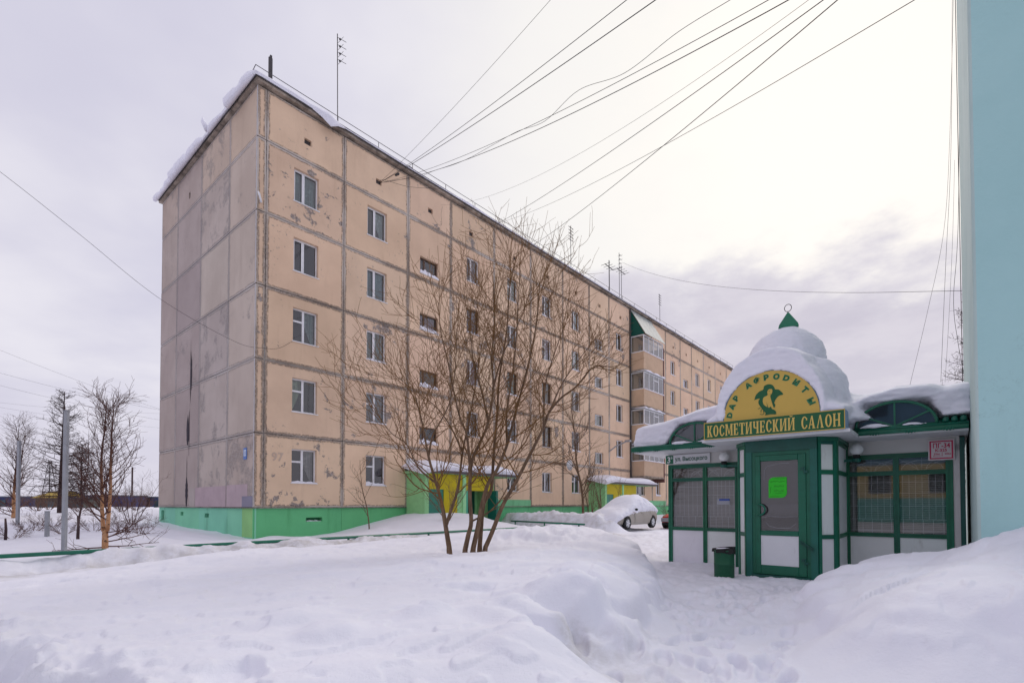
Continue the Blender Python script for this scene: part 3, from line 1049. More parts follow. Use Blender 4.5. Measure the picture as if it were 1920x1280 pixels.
for ci in range(len(UJ) - 1):
    u0, u1 = UJ[ci] + GAP, UJ[ci + 1] - GAP
    for fl in range(6):
        z0, z1 = ZJ[fl] + GAP, ZJ[fl + 1] - GAP
        if fl == 0: z0 = ZJ[0] + .012
        w, h = u1 - u0, z1 - z0
        holes = []
        wins = []
        if fl < 5 and ci in WCOL:
            k, wu, ww = WCOL[ci]
            if k == 'w':
                zb, zt = ZJ[fl] + .98, ZJ[fl] + 2.32
                if fl == 0 and ci > 1: zb, zt = ZJ[0] + .90, ZJ[0] + 2.16
                wins.append((wu, zb, ww, zt - zb))
            elif fl > 0:
                wins.append((wu, ZJ[fl] + .30, ww, .82))
        if fl == 0 and ci == 8: wins = [(27.9, 2.15, 1.05, 1.15)]
        if fl == 0 and ci == 9: wins = [(30.3, 2.1, 1.5, 1.2)]
        if fl == 0 and ci == 10: wins = [(33.9, 2.1, .9, 1.3)]
        for (wu, wz, ww, wh) in wins:
            holes.append((wu - u0, wu - u0 + ww, wz - z0, wz - z0 + wh))
        vent = None
        if fl == 5 and ci not in (9, 10):
            vc = {0: 1.98, 1: 5.36, 2: 8.39}.get(ci, (u0 + u1) / 2 + rng.uniform(-.2, .2))
            vent = (vc - .15 - u0, vc + .15 - u0, .68, .92)
            holes.append(vent)
        me = panel_mesh('wall_panel', w, h, holes, M_FAC)
        k = rng.uniform(.93, 1.06)
        tint = tuple(c * k * rng.uniform(.985, 1.015) for c in BEIGE)
        jx, jy = rng.uniform(-.004, .004), rng.uniform(-.006, .006)
        inst('wall_panel', me, BLK, (u0 + jx, jy, z0), color=tint)
        if vent:
            boxobj('vent_grille', M_METAL, BLK, u0 + vent[0] + .002, u0 + vent[1] - .002, .11, .125, z0 + vent[2] + .002, z0 + vent[3] - .002)
        for (wu, wz, ww, wh) in wins:
            seed = ci * 10 + fl
            r = random.Random(seed * 7 + 3)
            st = style_near.get(ci, [None] * 5)[fl] or ('wide' if ww > 1.1 and wh < 1 else r.choice(['two', 'two', 'vent', 'two']))
            kd = kind_near.get(ci, [None] * 5)[fl] if ci in kind_near else r.choice(_wkinds)
            if st == 'wide': kd = r.choice(['dark', 'dark', 'net'])
            wood = (ci in (3, 4, 5) and r.random() < .3) or (st == 'wide' and ci == 2 and r.random() < .5)
            sn = 1 if (st == 'wide' and ci == 2) or r.random() < .4 else 0
            if ci == 0: sn = 1 if fl == 0 else 0
            add_window(wu, wz, ww, wh, st, kd, wood, sn, seed)

# mortar behind the joints (sits 2 cm back from the panel faces), one strip per joint
jm = MB()
for u in UJ[:-1]: jm.box(u - .05, u + .05, .022, .048, ZJ[0], ZJ[-1])
for z in ZJ[1:-1]:
    for i in range(len(UJ) - 1):
        jm.box(UJ[i] + .05, UJ[i + 1] - .05, .022, .048, z - .05, z + .05)
je = jm.obj('joint_mortar', M_JOINT, BLK, fix=False); je['kind'] = 'stuff'
# corner strip of the facade
for fl in range(6):
    h = ZJ[fl + 1] - ZJ[fl] - 2 * GAP
    inst('corner_strip', panel_mesh('corner_strip', UJ[0] - GAP - .0, h, [], M_FAC), BLK, (0, .006, ZJ[fl] + GAP), color=tuple(c * .95 for c in BEIGE))

# end wall: panels facing the left, their local frame turned by -90 degrees
ENDW = [[(0.519, 0.433, 0.383), (0.505, 0.432, 0.389), (0.429, 0.360, 0.337), (0.462, 0.385, 0.346)],
        [(0.509, 0.432, 0.382), (0.489, 0.423, 0.390), (0.402, 0.338, 0.325), (0.435, 0.365, 0.338)],
        [(0.521, 0.442, 0.387), (0.468, 0.407, 0.384), (0.414, 0.349, 0.335), (0.429, 0.360, 0.337)],
        [(0.520, 0.442, 0.384), (0.511, 0.442, 0.390), (0.379, 0.318, 0.311), (0.418, 0.349, 0.328)],
        [(0.530, 0.442, 0.380), (0.488, 0.417, 0.379), (0.420, 0.355, 0.336), (0.446, 0.375, 0.340)],
        [(0.565, 0.447, 0.354), (0.536, 0.432, 0.359), (0.445, 0.370, 0.339), (0.481, 0.391, 0.340)]]
for ei in range(4):
    for fl in range(6):
        z0, z1 = ZJ[fl] + GAP, ZJ[fl + 1] - GAP
        w = EJ[ei + 1] - EJ[ei] - 2 * GAP
        holes = []
        if fl == 5 and ei == 2: holes = [(1.5, 1.72, .55, .85)]
        me = panel_mesh('end_panel', w, z1 - z0, holes, M_ENDM if (ei == 1 and fl != 3) or (ei == 0 and fl == 0) else M_END)
        o = inst('end_panel', me, BLK, (rng.uniform(-.005, .005), EJ[ei + 1] - GAP, z0), (0, 0, -math.pi / 2), color=ENDW[fl][ei])
jm = MB()
for e in EJ[1:-1]: jm.box(.02, .05, e - .05, e + .05, ZJ[0], ZJ[-1])
for z in ZJ[1:-1]:
    for i in range(4): jm.box(.02, .05, EJ[i] + .05, EJ[i + 1] - .05, z - .05, z + .05)
jm.box(.055, .4, .06, 11.6, ZJ[0], 17.0)
o = jm.obj('joint_mortar', M_JOINT, BLK, fix=False); o['kind'] = 'stuff'
boxobj('vent_grille', M_DARK, BLK, .06, .08, EJ[3] - GAP - 1.75, EJ[3] - GAP - 1.47, ZJ[5] + .5, ZJ[5] + .95)
# pale sealant bead down the corner and old paint patches low on the end wall
sealm = MB()
for fl in range(6):
    sealm.box(-.014, .0, .012, .06, ZJ[fl] + .03, ZJ[fl + 1] - .03)
sealm.obj('corner_sealant', M_TINT, BLK, fix=False, color=(.55, .53, .55))
M_WEATHER = tint_mat('weathered_paint', 0.85, 0.2, 0.12, 1.5, 0.2, 0.5)
for nm, e0, e1, z0, z1, c in [('paint_patch', .55, 2.58, 1.245, 2.12, (.50, .39, .42)), ('paint_patch', 2.66, 6.2, 1.245, 2.10, (.49, .38, .41)), ('paint_patch', .10, 1.05, 1.245, 1.66, (.27, .255, .33)),
                              ('paint_patch', 6.24, 7.0, 1.245, 2.08, (.46, .40, .38))]:
    y_ = -.009 if c[0] > .3 else -.013
    boxobj(nm, M_WEATHER, BLK, y_, y_ + .004, e0, e1, z0, z1, color=c)


def tar_streak(pts):
    m = MB()
    for (e, z0, z1, w) in pts:
        n = 12; L = []; Rr = []
        for i in range(n + 1):
            q = i / n; ww = w * (math.sin(math.pi * min(1, q * 1.0 + .06)) ** .7) * rng.uniform(.7, 1.15)
            L.append((-.0115, e - ww / 2 + rng.uniform(-.02, .02), z0 + (z1 - z0) * q)); Rr.append((-.0115, e + ww / 2, z0 + (z1 - z0) * q))
        for i in range(n): m.quad(L[i], Rr[i], Rr[i + 1], L[i + 1])
    return m


M_TAR = simple('tar', (.035, .028, .04), .8)
tar_streak([(7.35, 1.25, 2.75, .36), (7.3, 4.1, 5.55, .34), (7.0, 6.0, 9.0, .09), (6.9, 6.6, 8.2, .16), (7.1, 3.6, 6.0, .06), (7.35, 2.5, 3.6, .05)]).obj('tar_streak', M_TAR, BLK, fix=False)

# plinth: painted concrete panels, mint on the end wall and stronger green along the front
GREENF, MINT, LIME = (.155, .52, .245), (.25, .64, .44), (.30, .60, .24)
PU = [0.0, 3.62, 7.02, 13.1, 16.42, 19.85, 23.15, 29.25, 36.05, 42.2, 48.9, 55.6]
for i in range(len(PU) - 1):
    w = PU[i + 1] - PU[i] - .012
    holes = [(2.05, 2.75, .86, 1.02)] if i == 0 else []
    me = panel_mesh('plinth_panel', w, 1.42, holes, M_PLINTH, reveal=.25)
    inst('plinth_panel', me, BLK, (PU[i] + .006, .05, -.2), color=tuple(c * rng.uniform(.94, 1.05) for c in GREENF))
inst('sill_snow', sill_snow_mesh(.66, .05, 4), BLK, (2.07, .25, .662))
for i in range(4):
    w = EJ[i + 1] - EJ[i] - .012
    holes = {0: [], 1: [(.7, 1.2, .98, 1.16)], 2: [(.8, 1.2, 1.02, 1.2)], 3: [(.35, .8, .75, 1.25)]}[i]
    me = panel_mesh('plinth_panel', w, 1.42, holes, M_PLINTH, reveal=.25)
    inst('plinth_panel', me, BLK, (.05, EJ[i + 1] - .006, -.2), (0, 0, -math.pi / 2), color=tuple(c * rng.uniform(.95, 1.05) for c in MINT))
boxobj('paint_patch', M_WEATHER, BLK, .043, .0455, .02 + .05, 1.15, .1, 1.21, color=LIME)
pb = MB(); pb.box(.3, 55.3, .30, .34, -.3, 1.25); pb.box(.30, .34, .34, 11.4, -.3, 1.25)
pb.obj('plinth_backing', M_PLINTH, BLK, fix=False, color=(.05, .25, .12))
for (a, b, z) in [(11.72, 16.40, 1.62), (31.2, 35.9, 1.66)]:
    boxobj('painted_band', M_PLINTH, BLK, a, b, -.012, -.007, 1.24, z, color=(.22, .56, .30))
sl = MB(); sl.box(-.05, 55.65, -.035, .04, 1.20, 1.225); sl.box(-.035, .04, .04, 11.7, 1.20, 1.225)
sl.obj('plinth_ledge', M_JOINT, BLK, fix=False)

# roof slab with a dark worn eave
M_EAVE = simple('eave_concrete', (.29, .24, .20), .9, .2, .5, 2.0)
ev = MB(); ev.box(-.14, 55.75, -.17, 11.85, 17.23, 17.36)
ev.obj('roof_slab', M_EAVE, BLK, fix=False)
for i in range(19):
    boxobj('eave_flashing', M_METAL, BLK, -.17 + i * 2.94, -.17 + i * 2.94 + 2.93, -.215, -.19, 17.33, 17.385)
for i in range(4):
    boxobj('eave_flashing', M_METAL, BLK, -.178, -.163, -.18 + i * 3.0, -.18 + i * 3.0 + 2.98, 17.30, 17.40)

# roof railing: two rails on posts, one object per post
rl = MB()
for z in (17.72, 17.98): rl.tube([(-.05, .12, z), (55.4, .12, z)], .014, 5)
for z in (17.72, 17.98): rl.tube([(-.05, .12, z), (-.05, .9 if z < 17.9 else 1.4, z - (.35 if z < 17.9 else .4))], .014, 5)
rl.obj('railing_rail', M_METAL, BLK)
pm_ = MB(); pm_.tube([(0, 0, 17.34), (0, 0, 17.98)], .015, 5)
pme = pm_.mesh('railing_post', M_METAL)
for i in range(26): inst('railing_post', pme, BLK, (3.3 + i * 2.08 + rng.uniform(-.1, .1), .12, 0))
for (x, y, r, h) in [(7.35, .55, .32, .62), (23.4, .55, .28, .55), (47.2, .5, .2, .5), (54.9, .5, .3, .45)]:
    m = MB(); m.lathe([(r * .85, 0), (r * .85, h * .6), (r, h * .62), (r, h * .85), (r * .5, h)], 14, (x, y, 17.34))
    m.obj('roof_vent', M_METAL, BLK, smooth=False)

# snow on the roof and its overhanging lip
def roof_snow():
    m = MB()
    # along the facade: cross-section points (y, z) with varying thickness
    rr = np.random.RandomState(3)
    n = 150; rows = []
    for i in range(n + 1):
        u = -.2 + 55.9 * i / n
        k = .10 + .05 * math.sin(u * 1.3) + .05 * math.sin(u * .57 + 1) + .03 * rr.rand()
        lip = 0
        if 1.8 < u < 3.4: lip = max(0, 1 - abs(u - 2.75) / .75); k += .16 * lip
        if u < 2.4: k += .05
        rows.append([(u, -.20 - .16 * lip, 17.37 - .42 * lip ** 1.5), (u, -.26 - .22 * lip, 17.37 + k * .35 - .2 * lip), (u, -.12 - .12 * lip, 17.38 + k), (u, .5, 17.38 + k * 1.2), (u, 11.6, 17.5)])
    for i in range(n):
        for j in range(4): m.quad(rows[i][j], rows[i + 1][j], rows[i + 1][j + 1], rows[i][j + 1])
    m.poly(rows[0][::-1])
    # heavy drifts hanging over the end wall
    n = 130; rows = []
    for i in range(n + 1):
        e = -.22 + 12.1 * i / n
        k = .06
        for c, w, hh in [(.75, .95, .40), (1.75, .55, .50), (3.7, .8, .30), (4.9, .35, .16), (6.3, 1.2, .42), (7.7, .8, .50), (8.75, .5, .56), (9.7, .9, .34), (11.0, .8, .30), (11.7, .35, .36)]:
            k = max(k, hh * math.exp(-((e - c) / w) ** 4) + .05)
        k *= .95 + .10 * math.sin(e * 5.3) * math.sin(e * 2.1)
        dr = .62 * max(0, k - .16)
        rows.append([(-.15, e, 17.36), (-.20 - dr * .55, e, 17.36 - dr * 1.05), (-.24 - dr * 1.05, e, 17.33 - dr * .75), (-.26 - dr * 1.15, e, 17.38 - dr * .1), (-.20 - dr * .7, e, 17.38 + k * .55), (.05, e, 17.38 + k * .78), (.9, e, 17.4 + k * .5)])
    for i in range(n):
        for j in range(6): m.quad(rows[i + 1][j], rows[i][j], rows[i][j + 1], rows[i + 1][j + 1])
    m.poly(rows[0]); m.poly(rows[-1][::-1])
    # a broken curl of crust standing up
    m.tube([(-.3, 4.35, 17.4), (-.42, 4.5, 17.75), (-.40, 4.62, 18.05)], [.13, .09, .015], 6)
    o = m.obj('roof_snow', M_SNOW, None, smooth=True, fix=False)
    bm = bmesh.new(); bm.from_mesh(o.data); bmesh.ops.remove_doubles(bm, verts=bm.verts, dist=.002); bmesh.ops.recalc_face_normals(bm, faces=bm.faces); bm.to_mesh(o.data); bm.free()
    o.location = BLK.location; o.rotation_euler = BLK.rotation_euler
    tag(o, 'snow lying along the roof edge of the apartment block with drooping overhangs', 'snow')


roof_snow()

# glazed balconies, one above the other, under a green tin roof
bu0, bu1, bo = 29.38, 32.95, 1.15
M_TIN = simple('tin_roof', (.30, .32, .31), .6, .4, .12, 3.0)
lev = [(3.62, 4.80, 6.02), (6.42, 7.72, 8.95), (9.25, 10.55, 11.95), (12.15, 13.56, 14.92)]
for bi, (zb, zp, zt) in enumerate(lev):
    b = inst('balcony', None, BLK)
    m = MB(); m.box(bu0 - .04, bu1 + .05, -bo - .04, -.005, zb - .14, zb)
    inst('slab', m.mesh('slab', M_EAVE, fix=False), b)
    m = MB(); m.box(bu0, bu1, -bo, -bo + .08, zb, zp); m.box(bu0, bu0 + .08, -bo + .08, -.01, zb, zp)
    inst('parapet', m.mesh('parapet', M_WEATHER, fix=False), b, color=(.60, .43, .30) if bi else (.57, .41, .29))
    f = MB(); t = .07
    nb = 4
    for i in range(nb + 1):
        x = bu0 + t / 2 + (bu1 - bu0 - t) * i / nb
        f.box(x - t / 2, x + t / 2, -bo - .01, -bo + .05, zp + t, zt - t)
    f.box(bu0, bu1, -bo - .01, -bo + .05, zp, zp + t); f.box(bu0, bu1, -bo - .01, -bo + .05, zt - t, zt)
    f.box(bu0 - .01, bu0 + .05, -bo + .05, -.01, zp, zp + t); f.box(bu0 - .01, bu0 + .05, -bo + .05, -.01, zt - t, zt)
    f.box(bu0 - .01, bu0 + .05, -t, -.01, zp + t, zt - t)
    if bi in (1, 2):
        x = bu0 + (bu1 - bu0) * .5; f.box(x, x + .8, -bo - .012, -bo + .04, zp + (zt - zp) * .68, zp + (zt - zp) * .68 + .06)
    inst('frame', f.mesh('frame', M_PVC), b)
    for i in range(nb):
        x0 = bu0 + t + (bu1 - bu0 - t) * i / nb; x1 = bu0 + (bu1 - bu0 - t) * (i + 1) / nb
        p = MB(); p.quad((x0, -bo + .02, zp + t), (x1, -bo + .02, zp + t), (x1, -bo + .02, zt - t), (x0, -bo + .02, zt - t))
        inst('pane', p.mesh('pane', M_GLASS, fix=False), b)
    p = MB(); p.quad((bu0 + .02, -bo + .05, zp + t), (bu0 + .02, -t, zp + t), (bu0 + .02, -t, zt - t), (bu0 + .02, -bo + .05, zt - t))
    inst('pane', p.mesh('pane', M_GLASS, fix=False), b)
    if bi < 3:
        m = MB(); m.box(bu0 - .05, bu1 + .08, -bo - .10, -.01, zt, zt + .035)
        inst('canopy', m.mesh('canopy', M_TIN, fix=False), b)
    else:
        m = MB()       # green side cheeks and sloping tin
        m.quad((bu0 - .02, -.01, zt + .03), (bu0 - .02, -bo - .1, zt + .03), (bu0 - .02, -.01, 17.1), (bu0 - .02, -.012, 17.1))
        inst('roof_cheek', m.mesh('roof_cheek', M_TINT, fix=False), b, color=(.004, .085, .065))
        for i in range(4):
            x0 = bu0 - .05 + i * .93
            m = MB(); m.bar((x0 + .45, -bo - .2, zt + .0), (x0 + .45, -.02, 17.18), .90, .03, up=(0, 1, 0))
            inst('roof_sheet', m.mesh('roof_sheet', M_TIN), b)
    # snow on ledge
    sn = MB(); n = 24; rows = []
    for i in range(n + 1):
        x = bu0 - .03 + (bu1 - bu0 + .1) * i / n; k = .09 + .07 * abs(math.sin(i * .9 + bi)) + .03 * rng.random()
        zz = zp + .0 if bi == 3 or i > 17 else zp
        rows.append([(x, -bo - .015, zp + .002), (x, -bo - .10, zp + .03), (x, -bo - .06, zp + k * .5), (x, -bo - .012, zp + k * .6)])
    for i in range(n):
        for j in range(3): sn.quad(rows[i][j], rows[i + 1][j], rows[i + 1][j + 1], rows[i][j + 1])
    inst('ledge_snow', sn.mesh('ledge_snow', M_SNOW, smooth=True, fix=False), b)
    if bi < 3:
        sn = MB(); rows = []
        for i in range(n + 1):
            x = bu0 - .06 + (bu1 - bu0 + .16) * i / n; k = .16 + .08 * math.sin(i * .7 + bi * 2) + .03 * rng.random()
            if i in (0, n): k *= .4
            rows.append([(x, -bo - .12, zt + .036), (x, -bo - .16, zt + .04 + k * .5), (x, -bo + .1, zt + .04 + k), (x, -.3, zt + .04 + k * .9), (x, -.02, zt + .04 + k)])
        for i in range(n):
            for j in range(4): sn.quad(rows[i][j], rows[i + 1][j], rows[i + 1][j + 1], rows[i][j + 1])
        sn.poly(rows[0][::-1]); sn.poly(rows[-1])
        inst('canopy_snow', sn.mesh('canopy_snow', M_SNOW, smooth=True, fix=False), b)
boxobj('balcony_divider', M_WEATHER, BLK, bu1 + .06, bu1 + .2, -bo - .02, -.01, 3.2, 14.6, color=(.17, .085, .08))
m = MB(); m.tube([(29.2, -.09, .6), (29.2, -.09, 17.1)], .055, 8)
m.obj('drain_pipe', M_METAL, BLK)

# entrance porches
YEL, PGR, DOORG = (.54, .43, .008), (.30, .62, .29), (.012, .20, .135)


def porch(u0, right, name='entrance_porch'):
    p = inst(name, None, BLK)
    dp = 1.36; t = .14; zt = 2.78
    def bx(n, x0, x1, y0, y1, z0, z1, c, mt=M_TINT): return inst(n, (lambda q: (q.box(x0, x1, y0, y1, z0, z1), q.mesh(n, mt, fix=False))[1])(MB()), p, color=c)
    bx('side_wall', u0, u0 + .16, -dp, -.012, -.1, zt, PGR)
    bx('front_wall', u0 + .16, u0 + .24, -dp, -dp + t, -.1, zt, PGR)
    bx('fascia', u0 + .24, u0 + 2.36, -dp - .004, -dp + t, 2.06, zt, YEL)
    d = bx('door', u0 + .26, u0 + 1.16, -dp + .04, -dp + .09, .1, 2.06, DOORG, M_TINTG)
    bx('wall_yellow', u0 + 1.16, u0 + 2.02, -dp - .002, -dp + t, -.1, 2.06, YEL)
    bx('front_wall', u0 + 2.02, u0 + 2.36, -dp, -dp + t, -.1, 2.06, PGR)
    bx('pillar', u0 + 2.36, u0 + 2.56, -dp - .06, -dp + .18, -.1, zt, tuple(min(1, c * 1.25) for c in (.28, .58, .30)))
    bx('fascia', u0 + 2.56, u0 + 4.58, -dp - .004, -dp + t, 2.03, zt - .02, YEL)
    bx('inner_wall', u0 + 2.4, u0 + 4.75, -.35, -.25, -.1, zt, PGR)
    bx('inner_door', u0 + 3.3, u0 + 4.15, -.42, -.36, .1, 2.05, (.004, .075, .05), M_TINTG)
    bx('door_post', u0 + 2.60, u0 + 2.74, -dp, -dp + .1, -.05, 2.03, (.10, .42, .28))
    dd = bx('open_door', u0 + 4.28, u0 + 4.42, -dp - .5, -dp + .1, .08, 2.05, (.006, .13, .09), M_TINTG)
    bx('side_wall', u0 + 4.44, u0 + 4.62, -dp, -.012, -.1, zt, (.30, .58, .24))
    bx('step', u0 + 3.0, u0 + 4.9, -dp - .55, -dp - .02, -.1, .20, (.36, .34, .34), M_WEATHER)
    r = right
    bx('canopy_slab', u0 - .2, r, -dp - .22, -.015, zt + .01, zt + .13, (.30, .56, .28))
    bx('canopy_trim', u0 - .2, r + .02, -dp - .26, -dp - .225, zt + .02, zt + .15, (.10, .09, .10), M_TINT)
    sn = MB(); n = 40; rows = []
    rg = random.Random(int(u0))
    for i in range(n + 1):
        q = i / n; x = u0 - .34 + (r + .1 - u0 + .34) * q
        k = (.40 + .05 * math.sin(q * 9)) * min(1, (q + .015) * 9) ** .5 * min(1, (1.012 - q) * 5) ** .6 * (1 + .05 * rg.random())
        hang = .22 * max(0, 1 - q * 5)
        rows.append([(x, -dp - .24, zt + .15 - hang), (x, -dp - .34 - hang * .3, zt + .17 + k * .35 - hang * .5), (x, -dp - .2, zt + .15 + k * .85), (x, -dp + .3, zt + .15 + k * 1.1), (x, -.02, zt + .15 + k * 1.15)])
    for i in range(n):
        for j in range(4): sn.quad(rows[i][j], rows[i + 1][j], rows[i + 1][j + 1], rows[i][j + 1])
    sn.poly(rows[0][::-1]); sn.poly(rows[-1])
    inst('canopy_snow', sn.mesh('canopy_snow', M_SNOW, smooth=True, fix=False), p)
    return p


porch(6.98, 13.25)
porch(22.98, 30.6)

# house-number plate, faded stencil, enamel bracket and the lamp arm
M_BLUEP = tint_mat('enamel_plate', .4, .5, .04, 6, 0, .1)
q_ = MB(); q_.box(-.012, .0, 0, .30, 0, .44)
pl = q_.obj('house_number_plate', M_BLUEP, None, fix=False, color=(.05, .15, .47))
pl.location = (C2 - N2 * .62 + D2 * (-.012)).tolist() + [3.06]; pl.rotation_euler = BLK.rotation_euler
tag(pl, 'small blue house number plate on the grey end wall of the block', 'plate')
q_ = MB(); q_.box(-.016, -.0125, .045, .255, .13, .36)
q_.obj('plate_face', M_BLUEP, pl, fix=False, color=(.62, .70, .80))
tm = text_mesh('numeral', '13', .22, M_BLUEP, .004, .75, .002)
inst('numeral', tm, pl, (-.019, .15, .165), (0, 0, -math.pi / 2), color=(.06, .17, .48))
tm = text_mesh('faded_stencil', '97', .46, M_WEATHER, .008, 1.0, .0015)
inst('faded_stencil', tm, BLK, (.86, -.010, 3.02), color=(.58, .45, .36))
m = MB(); m.tube([(.1, -.02, 13.0), (-.02, -.16, 13.0), (.02, -.2, 12.85), (.12, -.1, 12.7), (.12, -.02, 12.75)], .035, 6)
m.obj('wall_bracket', M_PVC, BLK, smooth=True)
m = MB(); m.tube([(25.9, -.02, 5.35), (26.0, -.5, 5.7), (26.25, -1.3, 6.05)], .05, 6); m.box(26.1, 26.4, -1.6, -1.2, 6.0, 6.12)
lam = m.obj('facade_lamp', M_GALV, None)
lam.location = BLK.location; lam.rotation_euler = BLK.rotation_euler
tag(lam, 'grey lamp arm sticking out of the facade near the second porch', 'lamp')
for (u, z, r, lab) in [(6.95, 3.2, .34, 'white satellite dish on the facade left of the first porch'), (20.0, 3.95, .36, 'grey satellite dish on the facade beside the drain joint over the parked car')]:
    d = inst('satellite_dish', None, None)
    d.location = fac_pt(u, .28, z); d.rotation_euler = BLK.rotation_euler
    tag(d, lab, 'satellite dish')
    m = MB(); n = 18
    prof = [(r * k / 5, .0 + .16 * (k / 5) ** 2) for k in range(0, 6)]
    prof = [(max(a, .004), b) for a, b in prof]
    m.lathe(prof, n)
    m.v = [(x, -z_ , y) for x, y, z_ in m.v]
    m.obj('reflector', M_GALV if r > .4 else M_PVC, d, smooth=True)
    m = MB(); m.tube([(0, 0, 0), (0, .26, -.02)], .02, 5); m.tube([(0, -.05, -r * .9), (0, -.38, -.05)], .012, 5); m.box(-.03, .03, -.42, -.36, -.08, 0)
    m.obj('arm', M_METAL, d)

# aerials on the roof
def aerial(u, y, h, kind, lab):
    a = inst('roof_antenna', None, None)
    a.location = fac_pt(u, -y, 17.35); a.rotation_euler = BLK.rotation_euler
    tag(a, lab, 'antenna')
    m = MB()
    if kind == 'bar':
        m.box(-.07, .07, -.03, .03, 0, h); m.obj('mast', M_METAL, a)
        m = MB(); m.box(-.02, .05, -.035, .035, h, h + .1); m.obj('cap', M_METAL, a); return
    m.tube([(0, 0, 0), (-.05, 0, h)], .022 if kind != 'thick' else .04, 5); m.obj('mast', M_METAL, a)
    if kind == 'yagi':
        for k in range(4):
            m = MB(); z = h - .15 - k * .33; m.tube([(-.05, 0, z), (.36, -.05, z + .02)], .010, 4); m.tube([(.12, -.22, z), (.12, .22, z)], .008, 4)
            m.box(.05, .12, -.03, .03, z - .03, z + .03); m.obj('element', M_METAL, a)
    elif kind == 'small':
        for k in range(5):
            m = MB(); z = h - .1 - k * .22; m.tube([(-.3, 0, z), (.3, 0, z)], .02, 4); m.obj('element', M_METAL, a)
    else:
        m = MB(); m.tube([(-.7, .0, h - .5), (.7, .05, h - .5)], .03, 4); m.obj('boom', M_METAL, a)
        for k in range(4):
            m = MB(); x = -.6 + k * .4; m.tube([(x, -.4, h - .48), (x, .4, h - .48)], .016, 4); m.obj('element', M_METAL, a)


aerial(.62, .4, 1.5, 'bar', 'flat steel bar standing on the roof at the near corner of the block')
aerial(3.75, .8, 4.9, 'yagi', 'tall thin television mast with short elements behind the near roof edge')
aerial(21.6, .5, 3.6, 'small', 'slim mast with five short bars on the roof above the willow')
aerial(27.1, .6, 3.2, 'thick', 'thick mast with a cross boom, leftmost of the cluster over the balconies')
aerial(28.7, .6, 4.4, 'yagi', 'tallest mast of the cluster over the balconies')
aerial(29.6, .9, 3.8, 'cross', 'right mast of the cluster over the balconies with a long boom')
aerial(36.7, .8, 3.6, 'small', 'faint mast on the roof right of the balconies')

# the turquoise building whose corner fills the right edge
nq = ray(1829, 800)
y_near = -3.0
# where that sight line meets the line 3 m in front of the kiosk
tn = ((K2 + D2 * y_near) @ D2) / (nq[:2] @ D2)
SB = float((nq[:2] * tn - K2) @ N2)
fq = ray(1803, 500)
tf = ((K2 + N2 * SB) @ N2) / (fq[:2] @ N2)
y_far = float((fq[:2] * tf - K2) @ D2)
BW = empty('turquoise_building', tuple(kio_pt(SB, y_near, 0)), -YAW)
tag(BW, 'turquoise rendered wall end of a tall building at the right edge of the photo', 'building')


def render_mat(name, c1, c2):
    t = NT(name, .85, .2)
    n = t.noise(.55, 5, .6); g = t.noise(10, 6, .7); s = t.noise(1.2, 6, .65, stretch=(1, 1, .12))
    c = t.mix(t.map(n, .3, .7), c1, c2)
    c = t.mix(t.map(s, .50, .75, 0, .3), c, tuple(x * .78 for x in c1))
    c = t.mix(t.map(g, .70, .80, 0, .10), c, tuple(x * .6 for x in c1))
    cr = t.noise(.9, 8, .75)
    c = t.mix(t.math('MULTIPLY', t.map(t.math('ABSOLUTE', t.math('SUBTRACT', cr, .5)), .004, .0), t.map(n, .60, .68, 0, .6)), c, tuple(x * .55 for x in c1))
    t.col(c); t.bump(t.math('ADD', g, t.math('MULTIPLY', n, 2.0)), .35, .02)
    return t.m


M_TURQ = render_mat('turquoise_render', (.37, .60, .605), (.41, .64, .645))
M_TURQS = render_mat('pale_turquoise_render', (.42, .55, .54), (.50, .62, .60))
HB = 17.5; dpt = y_far - y_near
m = MB(); m.quad((0.035, 0, -.3), (12, 0, -.3), (12, 0, HB), (.035, 0, HB)); m.quad((12, 0, -.3), (12, dpt, -.3), (12, dpt, HB), (12, 0, HB)); m.quad((12, dpt, -.3), (.0, dpt, -.3), (.0, dpt, HB), (12, dpt, HB)); m.quad((0, 0.035, HB), (12, 0, HB), (12, dpt, HB), (0, dpt, HB))
m.obj('wall', M_TURQ, BW, fix=False)
m = MB(); m.quad((0, dpt, -.3), (0, .035, -.3), (0, .035, HB), (0, dpt, HB))
m.obj('side_wall', M_TURQS, BW, fix=False)
m = MB(); n = 5
for i in range(n):
    a0, a1 = math.pi / 2 * i / n, math.pi / 2 * (i + 1) / n
    f_ = lambda a: (.035 - .035 * math.cos(a), .035 - .035 * math.sin(a))
    (x0, y0), (x1, y1) = f_(a0), f_(a1)
    m.quad((x0, y0, -.3), (x1, y1, -.3), (x1, y1, HB), (x0, y0, HB))
m.obj('corner_edge', M_TURQS, BW, smooth=True, fix=False)
m = MB(); m.box(-.25, 12.2, -.25, dpt + .2, HB, HB + .2); m.obj('roof_slab', M_EAVE, BW, fix=False)

# ------------------------------------------------------------------ the kiosk (local x along its front, y into it, z up)
KIO = empty('salon_kiosk', (K2[0], K2[1], 0), -YAW)
tag(KIO, 'green and white beauty salon kiosk with projecting door bay under a snowy roof', 'kiosk')
KW, KD = 5.30, 2.7
SH = .74       # sill


def kbox(n, mt, x0, x1, y0, y1, z0, z1, c=None, parent=None, bev=0):
    return boxobj(n, mt, parent or KIO, x0, x1, y0, y1, z0, z1, bev, c)


WH = (.76, .77, .79)
